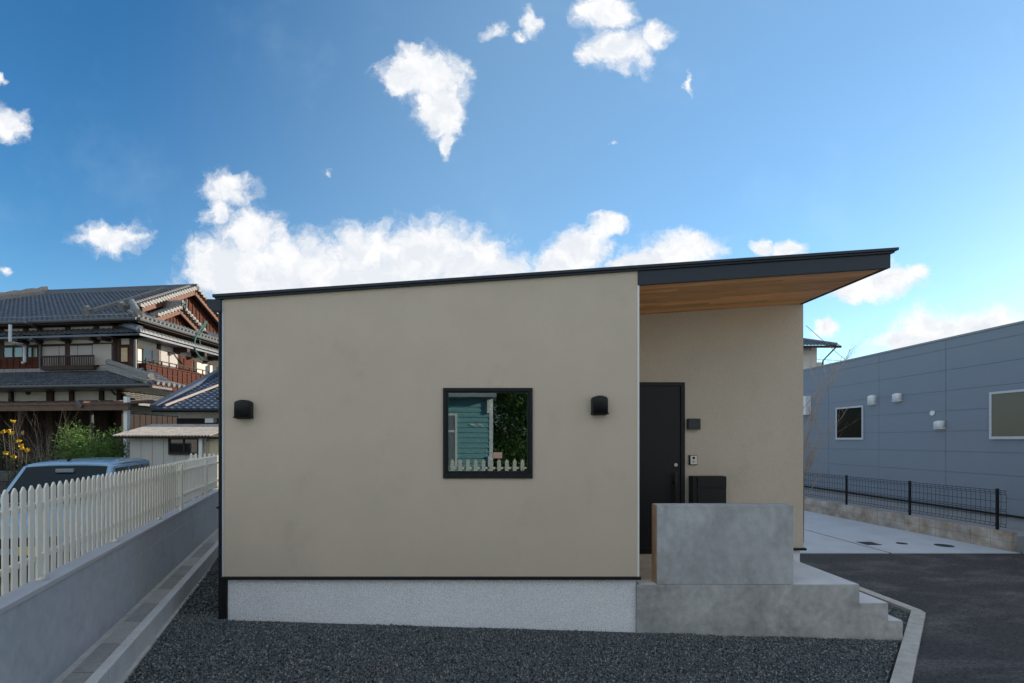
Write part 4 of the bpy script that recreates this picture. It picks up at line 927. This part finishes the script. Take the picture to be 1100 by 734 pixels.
# pent roof between the storeys' plaster bands
vP_ = -.5; zP = jy(70,359,vP_).z
pn = MB(); xq = jy(150,355,vP_).x
tile_roof(pn, (LX, vP_, zP), (1,0,0), (0,.5,.24), xq-LX, .55, inside=lambda a,b: LX+a < xq-b*.9, ph=.18)
tile_roof(pn, (xq, 9, zP), (0,-1,0), (-.6,0,.26), 9-vP_, .65, inside=lambda a,b: (9-a) > vP_+b*.9, ph=.18)
pn.box(LX,xq-.05,vP_+.03,0,zP-.1,zP-.03); pn.box(0,xq-.02,vP_+.03,9,zP-.1,zP-.03)
pno = jb(pn, 'pent_roof', M_tile)
jb(MB().tube([(xq+.02,vP_-.02,zP+.1),(.1,-.0,zP+.42)], .13, 7).box(xq-.02,xq+.04,vP_,9,zP+.0,zP+.085), 'pent_edge_tile', M_tile, parent=pno)
pe = MB()
yy = vP_
while yy < 9:
    pe.tube([(xq-.30,yy,zP+.20),(xq+.05,yy,zP+.065)], .045, 7); yy += .2
jb(pe, 'round_edge_tiles', M_tileL, parent=pno)
pe = MB(); yy = vE
while yy < 9:
    pe.tube([(xE-.35,yy,zE+.25),(xE+.05,yy,zE+.06)], .05, 7); yy += .2
jb(pe, 'round_edge_tiles', M_tileL)
bk_ = MB()
for px in (30,45,75,106,118): p = jy(px,362,0); bk_.box(p.x-.07,p.x+.07,vP_+.05,0,zP-.20,zP-.1)
for px in (172,192,210): p = jx(px,366,0); bk_.box(SX,xq-.05,p.y-.07,p.y+.07,zP-.26,zP-.1)
build_each(bk_, 'bracket', M_dwood, jh)
# lower roof
vL = -1.15; zL = jy(70,413.5,vL).z; zLt = jy(70,399,-.05).z; xc_ = jy(162,416,vL).x
lr = MB(); dpt = 1.1; 
tile_roof(lr, (LX, vL, zL), (1,0,0), (0,dpt,zLt-zL), xc_-LX, math.hypot(dpt,zLt-zL), inside=lambda a,b: LX+a < xc_-b*.85)
tile_roof(lr, (xc_, .25, zL), (0,-1,0), (-dpt,0,zLt-zL), .25-vL, math.hypot(dpt,zLt-zL), inside=lambda a,b: (.25-a) > vL+b*.85)
lr.add([(LX,vL,zL-.03),(xc_,vL,zL-.03),(-.3,-.05,zLt-.03),(LX,-.05,zLt-.03)], [(0,1,2,3)])
lr.box(LX,xc_-.05,vL+.05,-.1,zL-.12,zL-.05)
lro = jb(lr, 'lower_roof', M_tile)
l2 = MB(); l2.bar((xc_,vL,zL+.1),(-.25,-.1,zLt+.1), .24, .22); l2.tube([(xc_+.05,vL-.05,zL+.24),(-.3,-.1,zLt+.3)], .1, 7); l2.box(LX,-.2,-.16,-.05,zLt-.02,zLt+.10)
for i in range(7): yy = vL+i*.25; l2.tube([(xc_-.6,yy,zL+.22),(xc_+.06,yy,zL+.05)], .07, 7)
jb(l2, 'hip_ridge', M_tileL, parent=lro)
jb(MB().tube([(LX,vL-.06,zL-.05),(xc_,vL-.06,zL-.05)], .055, 8), 'gutter', MATS['gutter_grey'], parent=lro)
# lower wall framing, boards
lw = MB()
for px in (13,55,78,110,129): p = jy(px,420,-.15); lw.box(p.x-(.13 if px == 55 else .08),p.x+(.13 if px == 55 else .08),-.22,-.14,0,zL+.1)
zc_ = jy(60,437,-.15).z
build_each(lw, 'timber_post', M_dwood, jh)
zd = jy(60,441,-.2).z
db = MB(); db.box(LX,.26,-.20,-.14,0,zd)
for i in range(60): x0 = LX+16.2*i/60; db.box(x0,x0+.02,-.215,-.2,0,zd)
db.box(.252,.3,-.2,8.2,0,zd-.1)
for i in range(30): yy = -.2+8.3*i/30; db.box(.3,.315,yy,yy+.02,0,zd-.1)
jb(db, 'dark_board_wall', mat('blackened_boards', (.022,.013,.010), .8, var=.4, vscale=8))
la = MB(); A = jy(71,440,-.3); B = jy(117,440,-.3); la.box(A.x,B.x,-.32,-.22,1.2,zd-.05)
for i in range(28): x0 = A.x+(B.x-A.x)*i/28; la.box(x0,x0+.03,-.36,-.32,1.2,zd-.05)
jb(la, 'lattice_screen', mat('weathered_lattice', (.05,.038,.028), .8, var=.3, vscale=10))
# canopy over the entrance
vC = -2.4; A = jy(0,434,vC); B = jy(140,431,vC); zC = A.z
cn = MB(); x1 = jy(137,431,vC).x
cn.hexa([(LX,vC,zC-.05),(x1,vC,zC-.05),(x1,-.2,zC+.2),(LX,-.2,zC+.2),(LX,vC,zC),(x1,vC,zC),(x1,-.2,zC+.24),(LX,-.2,zC+.24)])
for i in range(30): x0 = LX+(x1-LX)*i/30; cn.bar((x0,vC,zC+.02),(x0,-.2,zC+.26), .05, .03)
cn.box(LX,x1,vC+.03,vC+.12,zC-.22,zC-.05)
cno = jb(cn, 'entrance_canopy', mat('brown_canopy_sheet', (.13,.08,.055), .7, var=.2, vscale=6))
cpst = MB()
for px in (22.5,): p = jy(px,450,vC+.1); cpst.box(p.x-.05,p.x+.05,vC+.05,vC+.15,.1,zC-.1)
jb(cpst, 'canopy_post', M_dwood, parent=cno)
p = jy(136,450,vC+.2); jb(MB().box(p.x-.06,p.x+.06,vC+.15,vC+.27,.1,zC+.2), 'white_post', M_white, parent=cno)
# dark ventilation mark on the first plaster panel
p = jy(30,421.5,-.17); 
cr = MB().tube([(p.x,-.152,p.z),(p.x,-.17,p.z)], .10, 20); jb(cr, 'round_vent', M_black)
# pipes
pp = MB()
def pipe(pts, r): pp.tube([tuple(q) for q in pts], r, 7)
pipe([jy(11,349,-1.0), jy(11,367,-1.0), jy(14,368.5,-.9), jy(26,371,-.2), jy(26.5,372,-.2), jy(26.5,389,-.2), jy(24,390,-.2)], .05)
jb(pp, 'pale_pipe', M_pipeL)
pp = MB()
pipe([jy(25,342.5,vE-.05), jy(28,347,-.8), jy(42,354,-.1)], .035); pipe([jy(33,364,-.7), jy(43,371,-.12), jy(43,398,-.12)], .035)
pipe([jy(130,342,vE), jy(142,348,-.3)], .035); pipe([jy(6,414.5,vL), jy(10,420,-.3), jy(11,428,-.25)], .035); pipe([jy(112,412,vL), jy(124,424,-.3)], .035)
pipe([jy(82,431.5,vC-.05), jy(86,436,vC-.05), jy(97,441,-1.2), jy(98.5,443,-1.2), jy(98.5,475,-1.2)], .05)
pipe([jy(145.5,365,-.45), jy(145.5,412,-.45)], .045); pipe([jx(159,412,1.0), jx(146,418,1.0)], .03)
build_each(pp, 'downpipe', MATS['gutter_grey'], jh)
# green hose loops hanging off the side eave
hs_ = MB(); xh = 1.25
hs_.tube([jx(a_,b,xh) for a_, b in ((221,345),(218,350),(214,356),(210,363),(208.5,370),(210,377),(214,383),(218,387))], .035, 6)
hs_.tube([jx(a_,b,xh-.1) for a_, b in ((222,346),(218,354),(214,362),(215,371),(219,378))], .03, 6)
hs_.tube([jx(a_,b,xh-.6) for a_, b in ((200.5,322),(200,328),(199,334))], .03, 6)
build_each(hs_, 'hanging_hose', M_green, jh)
# lower side small roof
sr = MB(); A = jx(146,426,1.0); 
tile_roof(sr, (1.15, A.y+3.6, A.z-.2), (0,-1,0), (-.85,0,.38), 3.6, .93)
sr.box(.3,1.1,A.y,A.y+3.6,A.z-.3,A.z-.22)
jb(sr, 'side_pent_roof', M_tileL)

# ------------------------------------------------------------------ hut with tiled roof, right of the big house
hx0 = P(165,0,14)[0]; hz = P(0,440,14)[2]
hut = empty('tiled_outbuilding', (hx0+1.5, 14.4, 0), label='low outbuilding with a dark blue tiled roof behind the corrugated shed', cat='outbuilding')
def hu(mb, name, m, parent=None, **k): mb.v = [(x-hx0-1.5, y-14.4, z) for x,y,z in mb.v]; return mb.build(name, m, parent or hut, **k)
hr_ = MB(); tile_roof(hr_, (hx0,14,hz), (1,0,0), (0,3.5,1.42), 6.2, 3.8); hr_.add([(hx0,14,hz-.04),(hx0+6.2,14,hz-.04),(hx0+6.2,17.5,hz+1.38),(hx0,17.5,hz+1.38)], [(0,1,2,3)]); hr_.add([(hx0,21,hz-.04),(hx0+6.2,21,hz-.04),(hx0+6.2,17.5,hz+1.38),(hx0,17.5,hz+1.38)], [(0,1,2,3)])
hro = hu(hr_, 'roof', mat('blue_black_tile', (.075,.095,.135), .35, .6, var=.15, vscale=5, island=.2))
hu(MB().bar((hx0,14,hz+.07),(hx0,17.5,hz+1.49),.2,.12).bar((hx0,17.5,hz+1.52),(hx0+6.2,17.5,hz+1.52),.25,.25), 'roof_ridge', MATS['blue_black_tile'], parent=hro)
a1_ = P(176,438,14.05); a2_ = P(235,417,16.0)
hu(MB().bar((a1_[0],14.1,hz+.12),(a2_[0],16.0,hz+.12+1.9*.406),.06,.06), 'copper_strip', mat('pale_copper', (.30,.25,.22), .6), parent=hro)
hu(MB().box(P(193,0,14.5)[0],hx0+6,14.5,20.5,0,hz+.1), 'wall', M_plaster)
hu(MB().box(hx0+.5,P(193,0,14.5)[0],14.6,20.5,0,hz).box(P(190,0,14.45)[0],hx0+6,14.44,14.499,0,P(0,449.5,14.45)[2]), 'dark_boarding', MATS['blackened_boards'])
x0, z0 = P2(222,454.5,14.3); x1, z1 = P2(231,449.5,14.3); hu(MB().box(x0,x1,14.2,14.43,z0,z1), 'meter', M_white, bevel=.01)
hu(MB().tube([(hx0,13.95,hz-.03),(hx0+6.2,13.95,hz-.03)], .05, 8), 'gutter', M_black)
# ------------------------------------------------------------------ shed
sx0 = P(120,0,12)[0]; sx1 = P(227,0,12)[0]; sz = P(0,468,12)[2]
shd = empty('garden_shed', (sx0+1, 12.3, .13), label='cream panelled shed with a weathered corrugated roof and dark window', cat='shed')
def shp(mb, name, m, parent=None, **k): mb.v = [(x-sx0-1, y-12.3, z-.13) for x,y,z in mb.v]; return mb.build(name, m, parent or shd, **k)
shp(MB().box(sx0+.25, sx1-.25, 12.25, 14.0, .1, sz-.02), 'wall', M_shed)
pn_ = MB(); 
for i in range(9): x0 = sx0+.25+i*.27; pn_.box(x0,x0+.006,12.244,12.2499,.1,sz-.05)
shp(pn_, 'panel_seams', mat('seam_grey', (.32,.31,.29), .8))
cr_ = MB(); n = 150; vs = []; fs = []
XX = [sx0+(sx1-sx0)*i/n for i in range(n+1)]
for i, x in enumerate(XX):
    zz = .012*math.sin(i*math.pi/2.5)
    vs += [(x,12.0,sz+zz),(x,13.5,sz+.31+zz),(x,12.0,sz+zz-.014),(x,13.5,sz+.30+zz-.004)]
for i in range(n): a_ = 4*i; fs += [(a_,a_+4,a_+5,a_+1),(a_+2,a_+3,a_+7,a_+6),(a_,a_+2,a_+6,a_+4),(a_+1,a_+5,a_+7,a_+3)]
cr_.add(vs, fs); shp(cr_, 'corrugated_roof', M_corr)
shp(MB().box(sx0+.05,sx1-.05,12.03,12.07,sz-.07,sz-.018), 'eave_batten', M_dwood)
x0, z1 = P2(180.5,470.5,12.2); x1, z0 = P2(213.5,488.5,12.2)
sw_ = shp(MB().box(x0,x1,12.2,12.243,z0,z0+.05).box(x0,x1,12.2,12.243,z1-.04,z1).box(x0,x0+.04,12.2,12.243,z0+.05,z1-.04).box(x1-.04,x1,12.2,12.243,z0+.05,z1-.04).box((x0+x1)/2-.02,(x0+x1)/2+.02,12.21,12.243,z0+.05,z1-.04), 'window', M_dwood)
shp(MB().box(x0+.04,x1-.04,12.225,12.242,z0+.05,z1-.04), 'pane', M_glassD, parent=sw_)
x0 = P2(214,0,12.18)[0]; x1 = P2(217.5,0,12.18)[0]; shp(MB().box(x0,x1,12.15,12.2,.1,sz-.05), 'corner_post', M_white)
# lean-to door part to the right
ln2 = empty('store_room', (sx1+.6, 12.7, .13), label='cream store with a narrow door beside the corrugated shed', cat='store')
def lnp(mb, name, m, **k): mb.v = [(x-sx1-.6, y-12.7, z-.13) for x,y,z in mb.v]; return mb.build(name, m, ln2, **k)
lnp(MB().box(sx1-.22, sx1+1.6, 12.3, 13.8, .1, sz-.08), 'wall', mat('cream_wall', (.6,.57,.47), .85))
lnp(MB().hexa([(sx1-.28,12.1,sz-.06),(sx1+1.7,12.1,sz+.1),(sx1+1.7,13.9,sz+.2),(sx1-.28,13.9,sz+.1),(sx1-.28,12.1,sz-.03),(sx1+1.7,12.1,sz+.14),(sx1+1.7,13.9,sz+.24),(sx1-.28,13.9,sz+.14)]), 'corrugated_roof', M_corr)
x0 = P2(220.5,0,12.28)[0]; lnp(MB().box(x0,x0+.8,12.27,12.299,.1,P2(0,474,12.28)[1]), 'door', mat('yellow_cream_door', (.62,.53,.36), .7))
lnp(MB().box(x0-.04,x0-.0,12.26,12.299,.1,P2(0,473,12.28)[1]), 'door_frame', M_dwood)

# ------------------------------------------------------------------ plants left
def leaf_cloud(mb, center, rad, n, size, rnd, shell=.35, lumps=9):
    cs_ = [(Vector(center)+Vector((rnd.uniform(-1,1)*rad[0]*.62, rnd.uniform(-1,1)*rad[1]*.62, rnd.uniform(-.7,.75)*rad[2]*.7)), rnd.uniform(.32,.55)) for _ in range(lumps)]
    for i in range(n):
        c0, rr = rnd.choice(cs_); v = Vector((rnd.gauss(0,1),rnd.gauss(0,1),rnd.gauss(0,1))).normalized()*(rr*(rnd.uniform(shell,1.08)))
        q = c0+Vector((v.x*rad[0],v.y*rad[1],v.z*rad[2])); d_ = (v+Vector((rnd.uniform(-.9,.9),rnd.uniform(-.9,.9),rnd.uniform(-.3,.9)))).normalized()
        s_ = size*rnd.uniform(.6,1.4); t_ = d_.cross(Vector((rnd.uniform(-1,1),rnd.uniform(-1,1),rnd.uniform(-1,1)))).normalized()
        mb.add([q-t_*s_*.28, q+d_*s_*.5-t_*s_*.0+t_.cross(d_)*s_*.08, q+t_*s_*.28, q+d_*s_+Vector((0,0,-s_*.15))], [(0,1,3),(1,2,3)])
def bush(name, px0, px1, pyt, Y, label, cat, m, n, size, depth=.8, zb=.13, seed=1):
    rnd = random.Random(seed); x0 = P(px0,0,Y)[0]; x1 = P(px1,0,Y)[0]; zt_ = P(0,pyt,Y)[2]
    root = empty(name, ((x0+x1)/2, Y, zb), label=label, cat=cat)
    mb = MB(); leaf_cloud(mb, (0,0,(zt_-zb)*.55), ((x1-x0)/2,depth,(zt_-zb)*.48), n, size, rnd, lumps=16); mb.build('foliage', m, root)
    st_ = MB()
    for k in range(7): branch(st_, (rnd.uniform(-.1,.1),rnd.uniform(-.1,.1),0), (rnd.uniform(-.6,.6),rnd.uniform(-.5,.5),1), .022, (zt_-zb)*.7, 1, rnd)
    st_.build('stem', M_bark, root); return root
bush('green_bush', 66, 131, 453, 12.2, 'dense bright green bush left of the cream shed behind the car roof', 'bush', M_leaf, 9000, .075, seed=3)
bush('dark_shrub', 40, 74, 478, 13.2, 'dark low shrub between the bare shrub and the green bush', 'shrub', M_leafD, 2200, .08, seed=8)
rnd = random.Random(12); Yb = 12.8
bs = empty('bare_shrub', (P(50,0,Yb)[0], Yb, .13), label='pale leafless twiggy shrub left of the green bush', cat='shrub')
tw = MB()
for k in range(12): branch(tw, (rnd.uniform(-.12,.12),0,.5), (rnd.uniform(-.75,.75),rnd.uniform(-.5,.5),.9), .012, rnd.uniform(.8,1.35), 3, rnd)
for k in range(4): tw.tube([(.03*k,0,0),(.02*k,.02,.6)], .014, 5)
tw.build('branches', M_twig, bs)
yf = empty('yellow_flower_plant', (P(14,0,11)[0], 11, .13), label='tall stalks with yellow blooms at the left edge before the dark wall', cat='plant')
sm1 = MB(); fl = MB(); lf_ = MB()
for (px, py) in ((3,464),(12,465),(14,453),(20,474),(24,482),(15,491),(29,484),(6,487),(23,479),(9,463)):
    q = Vector(P(px,py,11))-Vector((yf.location.x,11,.13)); b0 = Vector((q.x*.3,0,0)); sm1.tube([b0,(b0+q)/2+Vector((.04,0,.1)),q], .008, 5)
    for k in range(16):
        v = Vector((rnd.gauss(0,1),rnd.gauss(0,1),rnd.gauss(0,1)*.6)).normalized()*.05; t_ = v.cross(Vector((rnd.random(),rnd.random(),.3))).normalized()*.03; fl.add([q+v*.3-t_,q+v*1.3,q+v*.3+t_],[(0,1,2)])
    for k in range(6): c0 = b0+(q-b0)*rnd.uniform(.2,.9); leaf_cloud(lf_, tuple(c0), (.1,.1,.08), 5, .08, rnd, lumps=2)
sm1.build('stem', M_bark, yf); fl.build('blossom', M_yellow, yf); lf_.build('foliage', M_leafD, yf)
rw2 = MB()
for r_ in range(5):
    for c_ in range(16): rw2.box(-15.2+c_*.4+(r_%2)*.2, -15.2+c_*.4+.385+(r_%2)*.2, 12.0, 12.2, .13+r_*.25, .13+r_*.25+.24)
o = rw2.build('yard_wall', mat('dark_stone_block', (.09,.09,.09), .9, var=.3, vscale=5, island=.2), bevel=.01); tag(o, 'low dark stone block wall at the far left behind the car', 'wall')

# ------------------------------------------------------------------ behind the camera (seen mirrored in the window, and for bounce light)
th = empty('turquoise_house', (-2.6, -5.0, -.12), label='turquoise weatherboard house with white corner boards mirrored in the window', cat='house')
def tp(mb, name, m, parent=None, **k): mb.v = [(x+2.6, y+5.0, z+.12) for x,y,z in mb.v]; return mb.build(name, m, parent or th, **k)
M_turq = mat('turquoise_boards', (.22,.43,.45), .6, .3, var=.05, vscale=3)
tb = MB(); xr_ = .50
tb.box(-6.5,xr_-.01,-11,-5.03,-.12,3.45); n = 22
for i in range(n): z0 = -.1+i*.163; tb.prism([(-5.03,z0),(-4.992,z0),(-5.022,z0+.163),(-5.03,z0+.163)], 'x', -6.5, xr_-.1)
tp(tb, 'wall', M_turq)
tp(MB().box(xr_-.1,xr_+.02,-5.03,-4.99,-.12,3.45), 'corner_board', M_white)
rfm = MB(); rfm.prism([(-4.55,3.44),(-4.55,3.52),(-8,5.0),(-11.5,3.52),(-11.5,3.44)], 'x', -6.8, xr_+.12); tp(rfm, 'roof', mat('pale_shingle', (.35,.36,.36), .8, var=.1, vscale=6))
wn_ = MB(); frame(wn_, -1.55,-.62,1.2,2.95,.06,.07,.07,.07,-5.0,-4.97); wn_.box(-1.5,-.65,-5.0,-4.975,2.35,2.42); wo_ = tp(wn_, 'window', M_white)
tp(MB().box(-1.5,-.68,-5.0,-4.985,1.25,2.9), 'pane', mat('grey_curtain', (.25,.27,.28), .3), parent=wo_)
sq = MB(); pts = []
for i in range(60): t = i/59; pts.append((-.22+.42*t, -4.985, 2.58+.035*math.sin(t*38)+.02*math.sin(t*11)))
sq.tube(pts, .011, 5); tp(sq, 'scroll_sign', M_white)
tp(MB().box(.36,.42,-4.98,-4.92,-.1,1.6), 'downpipe', M_white)
tp(MB().box(.33,.43,-4.98,-4.9,2.95,3.4), 'meter', M_white)
bush_bg = bush('green_tree', 512, 512, 473, 1, 'x', 'tree', M_leafD, 1, .1) if False else None
rt_ = empty('broad_tree', (2.6,-6.5,-.12), label='broad leafy green tree mirrored in the right half of the window', cat='tree')
rnd = random.Random(21); lc_ = MB()
for c0, rd, n in (((-1.5,-.4,1.6),(1.3,1.0,1.9),8000),((-1.6,-.4,3.9),(1.2,1.0,1.6),8000),((-.6,0,1.4),(1.6,1.2,1.5),9000),((.6,0,3.2),(2.2,1.6,1.8),14000),((-.6,.3,3.6),(1.4,1.2,1.7),8000),((1.6,-.3,1.6),(1.8,1.2,1.6),8000)):
    leaf_cloud(lc_, c0, rd, n, .13, rnd, lumps=18)
lc_.build('crown', mat('tree_leaves', (.12,.19,.05), .6, .3, var=.3, vscale=2, island=.45), rt_)
MB().tube([(0,0,0),(.05,0,1.2),(.1,0,2.4),(.2,.1,3.6)], [.16,.13,.10,.05], 10).build('trunk', M_bark, rt_)
# two unseen houses added across the road to bounce warm light
def plain_house(name, x0, x1, yf, label, col, mn):
    rt0 = empty(name, ((x0+x1)/2, yf, -.12), label=label, cat='house'); w = (x1-x0)/2
    MB().box(-w,w,-7,0,0,5.2).build('wall', mat(mn, col, .85, .2, var=.04), rt0)
    MB().prism([(.5,5.1),(.5,5.25),(-3.5,6.8),(-7.5,5.25),(-7.5,5.1)], 'x', -w-.4, w+.4).build('roof', M_tile, rt0)
    for xx in (-w*.55, w*.1, w*.6):
        for zz in (.9, 3.3):
            m_ = MB(); frame(m_, xx-.8, xx+.8, zz, zz+1.2, .06,.06,.06,.06, .001, .05); o_ = m_.build('window', M_alu, rt0); MB().box(xx-.74,xx+.74,.005,.02,zz+.06,zz+1.14).build('pane', M_glassD, o_)
plain_house('reflector_house', 6.5, 17, -5.5, 'unseen white two storey house added to bounce light, right of the broad tree', (.74,.71,.64), 'warm_white_render')
plain_house('reflector_house', -20, -8.5, -5.5, 'unseen cream two storey house added to bounce light, left of the turquoise house', (.72,.67,.56), 'cream_render')
# picket fence across the lane
rfn = empty('picket_fence', (-2.0,-.62,-.12), label='white picket fence mirrored along the bottom of the window', cat='picket fence', group='white picket fences')
for i in range(26):
    mb = MB(); picket(mb, Vector((i*.18,.02,0)), Vector((1,0,0)), Vector((0,1,0)), .085, .018, .95, 1.66+.12); mb.build('picket', M_pick, rfn)
MB().box(-.1,4.7,-.03,.005,1.05,1.10).build('rail', M_pick, rfn); MB().box(-.1,4.7,-.03,.005,1.55,1.60).build('rail', M_pick, rfn)
for xx in (0,1.8,3.6,4.6): MB().box(xx-.03,xx+.03,-.09,-.031,0,1.7).build('fence_post', M_pick, rfn)

# ------------------------------------------------------------------ render defaults
S.render.engine = 'CYCLES'
S.render.resolution_x = 1024; S.render.resolution_y = 683
S.cycles.max_bounces = 8; S.cycles.transparent_max_bounces = 8
